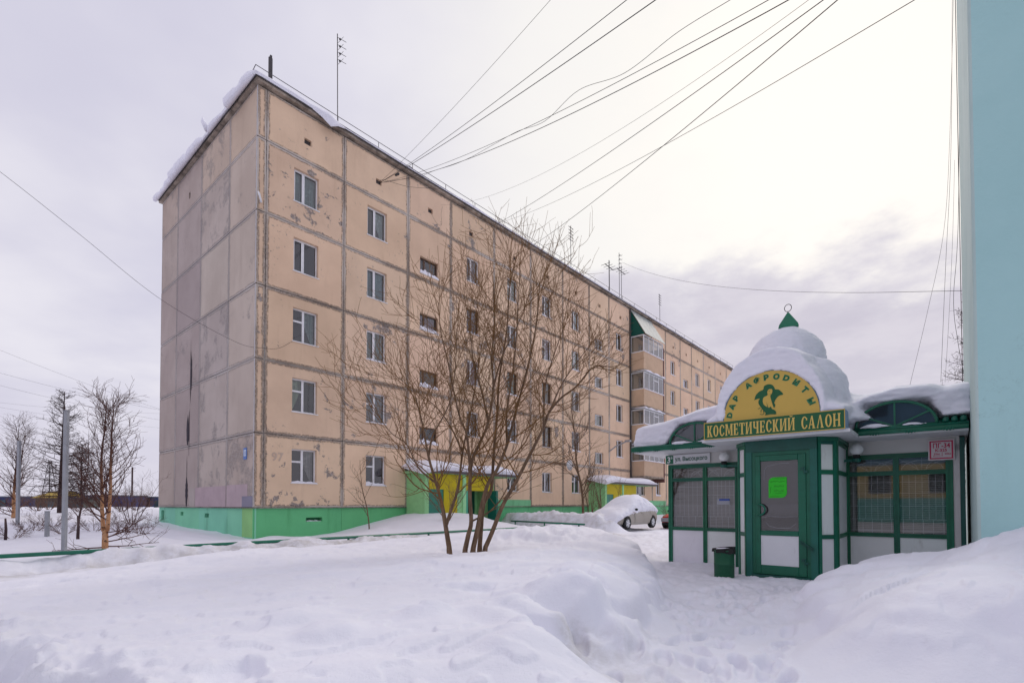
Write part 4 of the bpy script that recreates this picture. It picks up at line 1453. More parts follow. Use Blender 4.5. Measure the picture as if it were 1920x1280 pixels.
# hidden walls and floor so the interior is closed
m = MB()
m.box(.02, KW - .02, KD - .05, KD, -.1, 2.55); m.box(.02, .06, .06, KD - .05, -.1, 2.55); m.box(KW - .06, KW - .02, .06, KD - .05, -.1, 2.55)
m.box(.06, KW - .06, .9, .94, -.1, 2.5)
m.obj('rear_wall', M_WHITEP, KIO, fix=False, color=(.30, .29, .28))
kbox('floor', M_TINT, .06, KW - .06, .06, .9, -.08, .02, (.2, .18, .16))


def pane(name, parent, x0, x1, y, z0, z1, mt):
    p = MB(); p.quad((x0, y, z0), (x1, y, z0), (x1, y, z1), (x0, y, z1))
    return p.obj(name, mt, parent, fix=False)


def front_window(x0, x1, mull, seed):
    """two lights between posts, white panels below"""
    w = empty('window', (0, 0, 0), 0, KIO)
    r = random.Random(seed)

    def profile(n, a, b, z0, z1):      # green bar with a groove down the middle
        m = MB()
        if b - a < z1 - z0:
            k = (b - a) * .36; m.box(a, a + k, -.03, .03, z0, z1); m.box(b - k, b, -.03, .03, z0, z1); m.box(a + k, b - k, -.018, .03, z0, z1)
        else:
            k = (z1 - z0) * .36; m.box(a, b, -.028, .03, z0, z0 + k); m.box(a, b, -.028, .03, z1 - k, z1); m.box(a, b, -.016, .03, z0 + k, z1 - k)
        return m.obj(n, M_GREEN, w, fix=False, color=tuple(c * r.uniform(.9, 1.15) for c in G_DK))
    profile('post', x0, x0 + .10, -.05, 2.29); profile('post', x1 - .10, x1, -.05, 2.29)
    profile('mullion', mull - .045, mull + .045, -.05, 2.20)
    for a, b in ((x0 + .10, mull - .045), (mull + .045, x1 - .10)):
        profile('rail', a, b, SH, SH + .075); profile('rail', a, b, 1.89, 1.97)
        kbox('lower_panel', M_WHITEP, a, b, -.008, .02, -.05, SH, tuple(c * r.uniform(.96, 1.04) for c in WH), w)
        for z0, z1 in ((SH + .075, 1.89), (1.97, 2.20)):
            pane('pane', w, a, b, .012, z0, z1, M_GLASSK)
        # white burglar grille behind the glass
        g = MB(); wd = b - a
        nv = 7
        for i in range(nv):
            x = a + wd * (i + .5) / nv
            g.tube([(x, .05, SH + .33), (x, .05, 1.89)], .0048, 4)
        for i in range(5):
            x = a + wd * (i + .35) / 4.6
            g.tube([(x, .05, SH + .08), (x, .05, SH + .33)], .006, 4)
        for z in (SH + .12, SH + .33, SH + .58, SH + .82, SH + 1.02): g.tube([(a, .05, z), (b, .05, z)], .006, 4)
        cx = (a + b) / 2; zb = 1.965
        for dx in (-.23, .23):
            pts = [(cx + dx + .17 * math.cos(t), .05, zb + .005 + .17 * math.sin(t)) for t in np.linspace(0, math.pi, 13)]
            if dx < 0: pts = [p for p in pts]
            g.tube(pts, .005, 4)
        g.tube([(cx + .30 * math.cos(t), .052, zb + .19 * math.sin(t)) for t in np.linspace(.1, math.pi - .1, 13)], .005, 4)
        g.tube([(cx, .05, 1.97), (cx, .05, 2.2)], .005, 4)
        for sg in (-1, 1): g.tube([(cx + sg * .03, .05, 1.97), (cx + sg * wd * .5, .05, 2.19)], .005, 4)
        go = g.obj('grille', M_PVC, w)
        # venetian blind
        bl = MB(); k = 0
        for z in np.arange(SH + .10, 2.18, .034):
            t_ = .012
            bl.quad((a + .02, .135, z - t_), (b - .02, .135, z - t_), (b - .02, .152, z + t_), (a + .02, .152, z + t_))
        bo_ = bl.obj('blind', M_TINT, w, fix=False, color=(.62, .57, .56) if seed == 1 else (.58, .59, .57)); bo_['kind'] = 'stuff'
    profile('top_rail', x0, x1, 2.20, 2.295) if False else profile('top_rail', x0 + .10, x1 - .10, 2.20, 2.29)
    return w


front_window(0.0, 1.64, .875, 1)
front_window(3.58, 5.20, 4.40, 2)
kbox('end_strip', M_WHITEP, 5.202, 5.29, -.012, .04, -.05, 2.40, (.62, .60, .60))
kbox('wall_band', M_WHITEP, 0, 1.95, -.012, .03, 2.292, 2.56, (.60, .59, .58))
kbox('wall_band', M_WHITEP, 3.62, 5.29, -.012, .03, 2.292, 2.56, (.60, .59, .58))
kbox('side_panel', M_GREEN, 5.292, 5.36, -.05, 2.6, -.05, 2.52, (.003, .075, .065))
# left side wall of the kiosk
kbox('side_wall', M_WHITEP, -.0, .03, .032, KD, -.05, 2.56, (.58, .57, .57))

# projecting bay with chamfered corners
BAY = empty('door_bay', (0, 0, 0), 0, KIO)
bp = [(1.97, 0.0), (1.97, -1.15), (2.22, -1.5), (3.38, -1.5), (3.63, -1.2), (3.63, 0.0)]


def wallseg(i, spans, mats):
    pass


def seg_frame(a, b):
    a, b = Vector((*a, 0)), Vector((*b, 0)); d = (b - a); L = d.length; d.normalize()
    n = Vector((d.y, -d.x, 0))     # outward
    return a, d, n, L


def segbox(name, mat, fr, s0, s1, z0, z1, o0, o1, color=None, parent=None):
    a, d, n, L = fr
    m = MB(); P = lambda s, o, z: tuple(a + d * s + n * o + Vector((0, 0, z)))
    v = [P(s, o, z) for z in (z0, z1) for o in (o0, o1) for s in (s0, s1)]
    nn = len(m.v); m.v += v
    for f in ((0, 1, 3, 2), (4, 6, 7, 5), (0, 4, 5, 1), (2, 3, 7, 6), (0, 2, 6, 4), (1, 5, 7, 3)):
        m.f.append(f); m.mi.append(0)
    return m.obj(name, mat, parent or BAY, fix=True, color=color)


for (i, j) in ((0, 1), (1, 2), (3, 4), (4, 5)):
    fr = seg_frame(bp[i], bp[j]); L = fr[3]
    pw = .07 if L < .6 else .08
    for s0, s1 in ((0.012, pw), (L - pw, L - .012)):
        segbox('post', M_GREEN, fr, s0, s1, -.05, 2.47, -.03, .03, tuple(c * rng.uniform(.9, 1.2) for c in G_DK))
    for z0, z1 in ((SH, SH + .075), (1.88, 1.96), (2.41, 2.47)):
        segbox('rail', M_GREEN, fr, pw, L - pw, z0, z1, -.02, .022, tuple(c * rng.uniform(.9, 1.2) for c in G_DK))
    for z0, z1 in ((-.05, SH), (SH + .075, 1.88), (1.96, 2.41)):
        segbox('panel', M_WHITEP, fr, pw, L - pw, z0, z1, -.02, .004, tuple(c * rng.uniform(.94, 1.03) for c in WH))
    segbox('cornice', M_GREEN, fr, 0, L, 2.47, 2.54, -.03, .045, G_DK)
# front of the bay: pilasters, header, frame, door
yf = -1.5


def fb(n, x0, x1, z0, z1, o0, o1, c=G_DK, mt=None, parent=None, bev=0):
    return kbox(n, mt or M_GREEN, x0, x1, yf - o1, yf - o0, z0, z1, c, parent or BAY, bev)


fb('pilaster', 2.205, 2.315, -.05, 2.33, -.04, .03, G_TEAL)
fb('pilaster', 3.285, 3.395, -.05, 2.33, -.04, .03, G_TEAL)
fb('header', 2.205, 3.395, 2.33, 2.54, -.04, .035, (.004, .085, .065))
fb('door_frame', 2.317, 2.372, .0, 2.328, -.02, .012); fb('door_frame', 3.222, 3.283, .0, 2.328, -.02, .012)
fb('door_frame', 2.374, 3.22, 2.262, 2.328, -.02, .012)
fb('threshold', 2.317, 3.283, -.06, .05, -.04, .10, (.004, .08, .062))
DOOR = empty('door', (0, 0, 0), 0, KIO)
o0, o1 = -.01, .03
fb('stile', 2.375, 2.462, .055, 2.258, o0, o1, G_DK, None, DOOR, .006); fb('stile', 3.092, 3.218, .055, 2.258, o0, o1, G_DK, None, DOOR, .006)
fb('rail', 2.463, 3.091, 2.155, 2.258, o0, o1, G_DK, None, DOOR, .006); fb('rail', 2.463, 3.091, .775, .865, o0, o1, G_DK, None, DOOR, .006)
fb('rail', 2.463, 3.091, .055, .225, o0, o1, G_DK, None, DOOR, .006)
fb('kick_panel', 2.463, 3.091, .226, .774, -.005, .014, (.69, .70, .74), M_WHITEP, DOOR)
pane('pane', DOOR, 2.463, 3.091, yf + .002, .866, 2.154, M_GLASSD)
fb('inner_film', 2.463, 3.091, .866, 2.154, -.045, -.03, (.26, .245, .255), M_TINT, DOOR)
m = MB()
hp = [(2.43, yf - .03, 1.35), (2.45, yf - .075, 1.352)] + [(2.455 + .10 * math.sin(t), yf - .08, 1.25 + .10 * math.cos(t)) for t in np.linspace(0, math.pi, 12)] + [(2.43, yf - .03, 1.15)]
m.tube(hp, .016, 8); m.obj('handle', M_GREEN, DOOR, smooth=True, color=(.004, .14, .085))
for z in (.33, 1.96):
    m = MB(); m.tube([(3.20, yf - .045, z - .06), (3.20, yf - .045, z + .06)], .016, 8); m.box(3.14, 3.20, yf - .05, yf - .03, z + .005, z + .05); m.box(3.20, 3.25, yf - .05, yf - .03, z - .05, z - .005)
    m.obj('hinge', M_GREEN, DOOR, color=(.003, .08, .06))
m = MB(); m.bar((3.12, yf - .05, .70), (3.33, yf - .06, .56), .025, .02); m.bar((3.12, yf - .055, .665), (3.33, yf - .065, .525), .012, .012)
m.obj('closer_bar', M_GREEN, DOOR, color=(.004, .07, .055))
# chalky frost lines on the door glass
m = MB()
for pts in ([(2.52, 1.80), (2.53, 1.98), (2.58, 2.06), (2.70, 2.08), (2.80, 2.10), (2.95, 2.10)], [(2.48, 1.10), (2.62, 1.13), (2.80, 1.12), (3.08, 1.13)], [(2.55, 1.02), (2.60, .95), (2.75, .91), (2.95, .92), (3.05, 1.0)]):
    m.tube([(x, yf - .001, z) for x, z in pts], .004, 3)
m.obj('frost_trace', M_GALV, DOOR)

# ceiling of the canopy with its bay extension, white soffit and green moulded edge
M_SOF = tint_mat('soffit_panel', .5, .4, .05, 1.5, 0, .12)
ov = -.83
m = MB(); m.slab([(-.48, ov), (1.50, ov), (1.50, -1.86), (3.93, -1.86), (3.93, ov), (5.40, ov), (5.40, KD), (-.48, KD)], 2.545, 2.60)
m.obj('soffit', M_SOF, KIO, color=(.66, .67, .69))


def fascia(x0, x1):
    kbox('fascia', M_GREEN, x0, x1, ov - .05, ov - .002, 2.575, 2.675, G_DK)
    m = MB(); n = max(2, int((x1 - x0) / .40))
    for i in range(n):
        cx = x0 + (x1 - x0) * (i + .5) / n
        for dx, rr_ in ((-.06, .020), (-.02, .034), (.02, .034), (.06, .020)):
            m.tube([(cx + dx - .018, ov - .055, 2.585), (cx + dx, ov - .07, 2.572), (cx + dx + .018, ov - .055, 2.585)], [.01, rr_ * .8, .01], 6)
    m.tube([(x0, ov - .05, 2.582), (x1, ov - .05, 2.582)], .014, 6)
    m.tube([(x0, ov - .05, 2.665), (x1, ov - .05, 2.665)], .02, 6)
    o = m.obj('fascia_moulding', M_GREEN, KIO, smooth=True, color=(.004, .13, .08))


fascia(-.50, 1.52); fascia(3.92, 5.40)
kbox('fascia', M_GREEN, -.53, -.482, ov - .05, KD, 2.575, 2.675, G_DK)
# pitched tin roof under the snow
m = MB(); m.prism([(-.5, 2.60), (-.5, 2.62), (-.5, 2.62)], 0, .01) if False else None
rp = [(ov - .02, 2.61), (ov - .02, 2.69), (.95, 3.28), (KD, 2.69), (KD, 2.61)]
for x0, x1 in ((-.48, 5.38),):
    v = []
    m = MB(); n = len(m.v)
    m.v += [(x0, y, z) for y, z in rp] + [(x1, y, z) for y, z in rp]; k = len(rp)
    m.f.append(tuple(range(k))); m.mi.append(0); m.f.append(tuple(range(2 * k - 1, k - 1, -1))); m.mi.append(0)
    for i in range(k):
        j = (i + 1) % k; m.f.append((j, i, k + i, k + j)); m.mi.append(0)
    m.obj('tin_roof', M_GREEN, KIO, color=(.004, .11, .075))
for k in range(3):        # corrugated end of the roof sheet at the wall
    m = MB(); x = 5.12 + k * .11
    m.tube([(x, ov - .03, 2.72), (x, .05, 3.0), (x, .9, 3.30)], .045, 6); m.obj('roof_tile', M_GREEN, KIO, smooth=True, color=(.005, .12, .08))


# half-round dormer windows in the fascia
def dormer(cx, rx=.56, rz=.42):
    d = empty('arch_window', (0, 0, 0), 0, KIO)
    zb = 2.675; y = ov - .03
    arc = [(cx + rx * math.cos(t), y, zb + .02 + rz * math.sin(t)) for t in np.linspace(0, math.pi, 25)]
    m = MB(); m.tube(arc, .024, 6); m.tube([(cx - rx, y, zb + .015), (cx + rx, y, zb + .015)], .022, 6)
    m.obj('arch_frame', M_GREEN, d, smooth=True, color=G_DK)
    for ang in (90, 32, 148):
        t = R_(ang); m = MB()
        m.bar((cx + .03 * math.cos(t), y, zb + .03), (cx + (rx - .02) * math.cos(t), y, zb + .02 + (rz - .02) * math.sin(t)), .026, .026)
        m.obj('spoke', M_GREEN, d, color=G_DK)
    m = MB(); m.poly([(a, b + .012, c) for a, b, c in arc[::-1]])
    m.obj('pane', M_GLASSD, d, fix=False)
    m = MB(); m.poly([(cx + (a - cx) * 1.0, y + .09, c) for a, b, c in arc[::-1]])
    m.obj('reflection_backing', M_TINT, d, fix=False, color=(.06, .10, .14))  # sheet behind the pane, coloured teal-blue to stand in for its reflection


dormer(.97); dormer(4.45)

# finial over the dome
m = MB(); k = 4; cx, cy = 2.71, -.35
rings = [(.19, 4.84), (.255, 4.90), (.235, 4.96), (.02, 5.24)]
n0 = len(m.v)
for r, z in rings:
    for j in range(4):
        a = math.pi / 4 + j * math.pi / 2 + .25; m.v.append((cx + r * math.cos(a), cy + r * math.sin(a), z))
for i in range(3):
    for j in range(4):
        a, b = n0 + i * 4 + j, n0 + i * 4 + (j + 1) % 4; m.f.append((a, b, b + 4, a + 4)); m.mi.append(0)
m.f.append((n0, n0 + 3, n0 + 2, n0 + 1)); m.mi.append(0)
fin = m.obj('finial', M_GREEN, KIO, color=(.006, .19, .10))
m = MB(); m.tube([(cx, cy, 5.2), (cx, cy, 5.27)], .008, 5)
m.tube([(cx + .065 * math.sin(t), cy, 5.335 - .075 * math.cos(t)) for t in np.linspace(0, 2 * math.pi, 21)], .007, 5, cap=False)
m.obj('ring', M_METAL, fin)
m = MB(); m.lathe([(1.15, 2.65), (1.0, 3.2), (.62, 3.8), (.55, 4.3), (.25, 4.8), (.1, 4.9)], 20, (cx, cy, 0))
m.obj('dome', M_GREEN, KIO, color=G_DK)
m = MB(); m.prism([(2.71 + .80 * math.cos(t), 2.9 + .80 * math.sin(t)) for t in np.linspace(0, math.pi, 25)], -1.80, -.3)
m.obj('barrel_vault', M_GREEN, KIO, color=G_DK)

# the shop sign: green strip with lettering and a yellow half-round board
SGN = empty('shop_sign', tuple(kio_pt(2.715, -1.90, 0)), -YAW)
tag(SGN, 'green sign box with a yellow half-round board over the salon door', 'shop sign')
M_SGN = tint_mat('sign_vinyl', .4, .45, .04, 4, 0, .06)
YB, GB = (.575, .385, .075), (.004, .095, .030)
sx0, sx1, sz0, sz1 = -1.155, 1.155, 2.592, 2.918
boxobj('sign_box', M_SGN, SGN, sx0, sx1, .0, .36, sz0, sz1, 0, (.25, .37, .52))
boxobj('sign_face', M_SGN, SGN, sx0 + .004, sx1 - .004, -.008, -.001, sz0 + .004, sz1 - .004, 0, GB)
m = MB(); t = .012
m.box(sx0, sx1, -.013, -.009, sz0 - .002, sz0 + t); m.box(sx0, sx1, -.013, -.009, sz1 - t, sz1 + .002); m.box(sx0, sx0 + t, -.013, -.009, sz0 + t, sz1 - t); m.box(sx1 - t, sx1, -.013, -.009, sz0 + t, sz1 - t)
m.obj('sign_border', M_SGN, SGN, fix=False, color=YB)


# lettering of the strip: condensed slab-serif capitals drawn from strokes
def glyphs():
    G = {}
    s, h = .30, 1.0       # stem, cap height (unit widths below)

    def rect(a, b, c, d): return [(a, c), (b, c), (b, d), (a, d)]

    def stem(x, w=.17): return [rect(x, x + w, 0, 1), rect(x - .05, x + w + .05, 0, .07), rect(x - .05, x + w + .05, .93, 1)]

    def diag(x0, z0, x1, z1, w=.15): return [[(x0, z0), (x0 + w, z0), (x1 + w, z1), (x1, z1)]]

    def ring(cx, rx, a0=0, a1=360, w=.16, n=22):
        out = []
        for i in range(n):
            t0, t1 = R_(a0 + (a1 - a0) * i / n), R_(a0 + (a1 - a0) * (i + 1) / n)
            f = lambda t, k: (cx + (rx - k * w) * math.cos(t), .5 + (.5 - k * .09) * math.sin(t))
            out.append([f(t0, 0), f(t1, 0), f(t1, 1), f(t0, 1)])
        return out
    G['К'] = (.62, stem(.05) + diag(.22, .45, .40, 1, .13) + diag(.42, 0, .22, .5, .16)[0:1] + [rect(.36, .60, .94, 1), rect(.38, .63, 0, .07)])
    G['О'] = (.60, ring(.30, .29))
    G['С'] = (.58, ring(.31, .29, 50, 310) + [rect(.45, .56, .68, .86), rect(.45, .56, .14, .30)])
    G['М'] = (.82, stem(.05, .13) + stem(.62, .16) + [[(.12, 1), (.25, 1), (.46, .12), (.38, .12)], [(.62, 1), (.68, 1), (.46, .12), (.38, .12)]])
    G['Е'] = (.54, stem(.05) + [rect(.2, .50, .93, 1), rect(.43, .50, .74, 1), rect(.2, .50, 0, .07), rect(.43, .50, 0, .26), rect(.2, .40, .47, .54), rect(.36, .41, .38, .63)])
    G['Т'] = (.58, [rect(.21, .38, 0, 1), rect(.14, .45, 0, .07), rect(.02, .57, .93, 1), rect(.02, .09, .72, 1), rect(.50, .57, .72, 1)])
    G['И'] = (.68, stem(.05, .15) + stem(.48, .15) + [[(.15, .06), (.22, .06), (.54, .94), (.47, .94)]])
    G['Й'] = (.68, G['И'][1] + [[(.20, 1.14), (.27, 1.07), (.40, 1.07), (.48, 1.14), (.48, 1.2), (.38, 1.14), (.29, 1.14), (.20, 1.2)]])
    G['Ч'] = (.62, [rect(.40, .57, 0, 1), rect(.33, .62, 0, .07), rect(.35, .62, .93, 1), rect(.06, .21, .52, 1), rect(.01, .26, .93, 1), [(.06, .55), (.12, .42), (.40, .40), (.40, .48), (.21, .52)]])
    G['А'] = (.66, [[(.02, 0), (.10, 0), (.34, 1), (.27, 1)], [(.40, 0), (.58, 0), (.38, 1), (.27, 1)], rect(.14, .46, .28, .35), rect(.0, .16, 0, .06), rect(.36, .64, 0, .06)])
    G['Л'] = (.66, [[(.02, 0), (.10, 0), (.34, 1), (.27, 1)], [(.42, 0), (.58, 0), (.38, 1), (.27, 1)], rect(.0, .16, 0, .06), rect(.36, .64, 0, .06)])
    G['Н'] = (.66, stem(.05, .15) + stem(.46, .15) + [rect(.2, .46, .46, .54)])
    G[' '] = (.42, [])
    return G


GL = glyphs()


def sign_text(body, width, cap, x0, z0, parent, mat, colr):
    tot = sum(GL[c][0] + .09 for c in body) - .09
    k = width / tot; x = x0
    for c in body:
        w, polys = GL[c]
        if polys:
            m = MB()
            for i, pl in enumerate(polys): m.poly([(x + a * k, -.0105 - .00012 * i, z0 + b * cap) for a, b in pl])
            m.obj('letter', mat, parent, fix=False, color=colr)
        x += (w + .09) * k


sign_text('КОСМЕТИЧЕСКИЙ САЛОН', 2.185, .218, sx0 + .062, sz0 + .048, SGN, M_SGN, (.66, .47, .115))
# half-round board
RX, RZ, zc = .795, .83, sz1 + .004
arc = [(RX * math.cos(t), zc + RZ * math.sin(t)) for t in np.linspace(0, math.pi, 41)]
m = MB(); m.prism(arc, .03, .09); m.obj('half_round_board', M_SGN, SGN, color=YB)
m = MB(); m.tube([(a * 1.006, .028, zc + (b - zc) * 1.006) for a, b in arc], .009, 5); m.obj('board_edge', M_SGN, SGN, color=(.10, .19, .26))
letters = 'DАР АФРОDИТЫ'
angs_ = {0: 171, 1: 158, 2: 145, 4: 120.5, 5: 107, 6: 93.5, 7: 79.5, 8: 65.5, 9: 50.5, 10: 34.5, 11: 16}
M_LET = tint_mat('sign_letter', .4, .4, .02, 4, 0, 0)
glyph_cache = {}
for i, ch in enumerate(letters):
    if ch == ' ': continue
    a = angs_[i]
    rr_ = .87 * RX
    px_, pz_ = rr_ * math.cos(R_(a)), zc + .875 * RZ * math.sin(R_(a)) - .01
    for nm, bold, c, y, sz in (('letter_outline', .011, (.03, .22, .10), .0275, .135), ('letter', .001, GB, .0245, .135)):
        if (ch, nm) not in glyph_cache:
            me = text_mesh(nm, ch, sz, M_LET, bold, 1.0, .0008)
            co = np.empty(len(me.vertices) * 3); me.vertices.foreach_get('co', co); co = co.reshape(-1, 3)
            co[:, 0] -= (co[:, 0].min() + co[:, 0].max()) / 2; co[:, 2] -= (co[:, 2].min() + co[:, 2].max()) / 2
            co[:, 2] *= .92
            me.vertices.foreach_set('co', co.ravel()); glyph_cache[(ch, nm)] = me
        inst(nm, glyph_cache[(ch, nm)], SGN, (px_, y, pz_), (0, R_(90 - a) * .92, 0), color=c)
# the woman's head and shoulders: dark green shapes with yellow shapes on top (photo crop coordinates -> board)
def emb(pts): return [((x - 925) / 1920 * 220 / 263.5 * 2.31 + .0, z_) for x, z_ in pts]


def emblem(pts, layer, c, name='emblem'):
    # crop of the photograph: x 0..1920 covers 220 px, the board spans px 1356..1536 (1.59 m); baseline slopes with the perspective
    out = []
    for x, y in smoothpath(pts + [pts[0]], 4)[:-1] if len(pts) > 5 else pts:
        X = 1340 + x / 8.727; Y = 690 + y / 8.727
        q = ray(X, Y); P = K2 - D2 * 1.90; tt = (P @ D2) / (q[:2] @ D2); w = q * tt
        s_ = float((w[:2] - K2) @ N2) - 2.715
        out.append((s_, .029 - layer * .0016, float(w[2] + EYE)))
    m = MB(); m.poly(out)
    me = m.mesh(name, M_LET, fix=False)
    bm = bmesh.new(); bm.from_mesh(me); bmesh.ops.triangulate(bm, faces=bm.faces); bm.to_mesh(me); bm.free()
    inst(name, me, SGN, color=c)


emblem([(640, 520), (665, 440), (720, 380), (785, 345), (800, 290), (850, 262), (900, 258), (945, 275), (975, 320), (985, 340), (1040, 345), (1085, 380), (1115, 425), (1050, 445), (1000, 495), (970, 560),
        (985, 590), (975, 630), (955, 650), (965, 690), (900, 720), (830, 720), (790, 690), (745, 630), (712, 580), (710, 530), (730, 495), (690, 500)], 1, GB, 'emblem_hair')
emblem([(852, 352), (884, 322), (925, 335), (938, 365), (930, 400), (915, 428), (895, 440), (872, 432), (856, 405)], 2, YB, 'emblem_face')
emblem([(866, 425), (902, 438), (905, 470), (925, 540), (945, 605), (968, 668), (935, 664), (912, 625), (885, 640), (850, 628), (812, 605), (786, 565), (782, 510), (800, 470), (845, 448)], 2, YB, 'emblem_skin')
emblem([(850, 330), (895, 318), (930, 335), (890, 338), (862, 362), (852, 400), (846, 370)], 3, GB, 'emblem_fringe')
emblem([(872, 372), (900, 368), (886, 380)], 3, GB, 'emblem_eye'); emblem([(892, 412), (915, 409), (904, 420)], 3, GB, 'emblem_lips')
emblem([(938, 350), (968, 380), (972, 440), (955, 470), (975, 520), (960, 560), (985, 600), (970, 640), (948, 590), (930, 520), (915, 460), (932, 430), (945, 395)], 3, GB, 'emblem_lock')
emblem([(800, 640), (870, 640), (930, 660), (985, 690), (998, 715), (995, 748), (900, 752), (820, 765), (828, 730), (795, 690)], 3, GB, 'emblem_dress')
emblem([(838, 545), (870, 632), (856, 632)], 3, GB, 'emblem_arm_line')
for pts in ([(700, 660), (725, 655), (740, 640)], [(735, 745), (770, 755), (800, 735), (790, 690)], [(750, 720), (755, 680), (775, 660)]):
    m = MB(); o3 = []
    for x, y in smoothpath(pts, 4):
        X = 1340 + x / 8.727; Y = 690 + y / 8.727; q = ray(X, Y); P = K2 - D2 * 1.90; tt = (P @ D2) / (q[:2] @ D2); w = q * tt
        o3.append((float((w[:2] - K2) @ N2) - 2.715, .026, float(w[2] + EYE)))
    m.tube(o3, .006, 4); m.obj('emblem_curl', M_LET, SGN, color=GB)

# street-name plate, hydrant plate
def plate(name, label, cat, s, y, z, w, h, c, fr=None):
    p = empty(name, tuple(kio_pt(s, y, z)), -YAW); tag(p, label, cat)
    boxobj('plate', M_SGN, p, 0, w, -.012, 0, 0, h, 0, c)
    return p


SP = plate('street_sign', 'white street name plate with a green number square over the left window', 'street sign', -.05, -.05, 2.31, 1.06, .215, (.66, .665, .69))
boxobj('number_square', M_SGN, SP, .008, .195, -.0155, -.0125, .008, .207, 0, (.01, .13, .065))
inst('numeral', text_mesh('numeral', '3', .20, M_LET, .004, .95, .001), SP, (.085, -.018, .035), color=(.72, .74, .75))
inst('numeral', text_mesh('numeral', 'Б', .075, M_LET, .001, .95, .001), SP, (.158, -.018, .125), color=(.72, .74, .75))
inst('lettering', text_mesh('lettering', 'ул. Высоцкого', .132, M_LET, .0035, .84, .001), SP, (.622, -.0145, .068), color=(.01, .10, .065))
HY = plate('hydrant_sign', 'red and white fire hydrant plate over the right window', 'sign', 4.87, -.055, 2.13, .355, .36, (.66, .60, .62))
m = MB(); t = .022
m.box(.018, .337, -.016, -.0125, .02, .02 + t); m.box(.018, .337, -.016, -.0125, .34 - t, .34); m.box(.018, .018 + t, -.016, -.0125, .02 + t, .34 - t); m.box(.337 - t, .337, -.016, -.0125, .02 + t, .34 - t)
RED = (.50, .022, .085)
m.obj('border', M_LET, HY, fix=False, color=RED)
inst('lettering', text_mesh('lettering', 'ПГ-34', .115, M_LET, .003, .78, .001), HY, (.18, -.0145, .215), color=RED)
inst('lettering', text_mesh('lettering', 'К-325', .066, M_LET, .002, 1.0, .001), HY, (.175, -.0145, .15), color=RED)
inst('lettering', text_mesh('lettering', '35м', .048, M_LET, .001, 1.0, .001), HY, (.115, -.0145, .092), color=RED)
inst('lettering', text_mesh('lettering', '20м', .048, M_LET, .001, 1.0, .001), HY, (.265, -.0145, .092), color=RED)
m = MB(); m.box(.186, .192, -.016, -.0125, .075, .14); m.poly([(.178, -.0145, .082), (.20, -.0145, .082), (.189, -.0145, .066)]); m.box(.075, .17, -.016, -.0125, .072, .077); m.poly([(.08, -.0145, .084), (.08, -.0145, .065), (.062, -.0145, .0745)])
m.obj('arrow', M_LET, HY, fix=False, color=RED)

# notice on the door glass
NO = empty('door_notice', tuple(kio_pt(0, 0, 0)), -YAW); tag(NO, 'bright green handwritten notice stuck on the door glass', 'notice')
x0, x1, z0, z1, r = 2.60, 2.905, 1.47, 1.85, .09
pts = [(x0, z0)] + [(x1 - r + r * math.sin(t), z0 + r - r * math.cos(t)) for t in np.linspace(0, math.pi / 2, 7)] + [(x1, z1)] + [(x0 + r - r * math.sin(t), z1 - r + r * math.cos(t)) for t in np.linspace(0, math.pi / 2, 7)]
m = MB(); m.prism(pts, yf - .004, yf - .001); m.obj('paper', M_SGN, NO, color=(.012, .50, .004))
r5 = random.Random(5); M_INK = simple('felt_pen', (.03, .10, .02), .7)
for (xa, xb, z, hh) in [(2.70, 2.88, 1.825, .012), (2.63, 2.88, 1.77, .03), (2.69, 2.86, 1.685, .035), (2.69, 2.86, 1.60, .035), (2.72, 2.84, 1.555, .01), (2.62, 2.78, 1.495, .008), (2.625, 2.645, 1.62, .16)]:
    m = MB(); x = xa
    pp = []
    n = int((xb - xa) / .008) + 2
    for i in range(n): pp.append((xa + (xb - xa) * i / (n - 1), yf - .0052, z + r5.uniform(-hh / 2, hh / 2)))
    m.tube(pp, .0022, 3); m.obj('handwriting', M_INK, NO)
# small blue-headed leaflet inside the left window
LF = empty('leaflet', tuple(kio_pt(0, 0, 0)), -YAW); tag(LF, 'small white leaflet with a blue heading in the left kiosk window', 'leaflet')
boxobj('paper', M_SGN, LF, 1.14, 1.42, -.0005, .009, 1.345, 1.475, 0, (.36, .37, .42)); boxobj('heading', M_SGN, LF, 1.19, 1.42, -.004, -.001, 1.43, 1.475, 0, (.02, .07, .36))

# globe lamps on brackets
for (s, y, z, y1, lab) in [(1.36, -.17, 2.40, -.03, 'white globe wall lamp between the street plate and the door bay'), (3.83, -.32, 2.38, -.05, 'white globe wall lamp on the right side of the door bay')]:
    L = empty('wall_lamp', tuple(kio_pt(s, y, 0)), -YAW); tag(L, lab, 'lamp', 'globe lamps on the kiosk')
    m = MB(); m.lathe([(.03, -.105), (.075, -.085), (.105, -.045), (.115, 0), (.10, .05), (.065, .09), (.012, .108)], 20, (0, 0, z)); m.obj('globe', M_LAMP, L, smooth=True)
    m = MB(); m.lathe([(.058, -.17), (.06, -.10)], 14, (0, 0, z)); m.obj('socket', M_BLACK, L)
    m = MB(); m.lathe([(.07, -.235), (.075, -.172)], 14, (0, 0, z)); m.bar((.0, 0, z - .21), (.0, -y + y1, z - .21), .05, .05); m.bar((-.0, 0, z - .205), (-.2 if s > 3 else .3, .0, z - .205), .045, .045)
    m.obj('bracket', M_GREEN, L, color=G_TEAL)

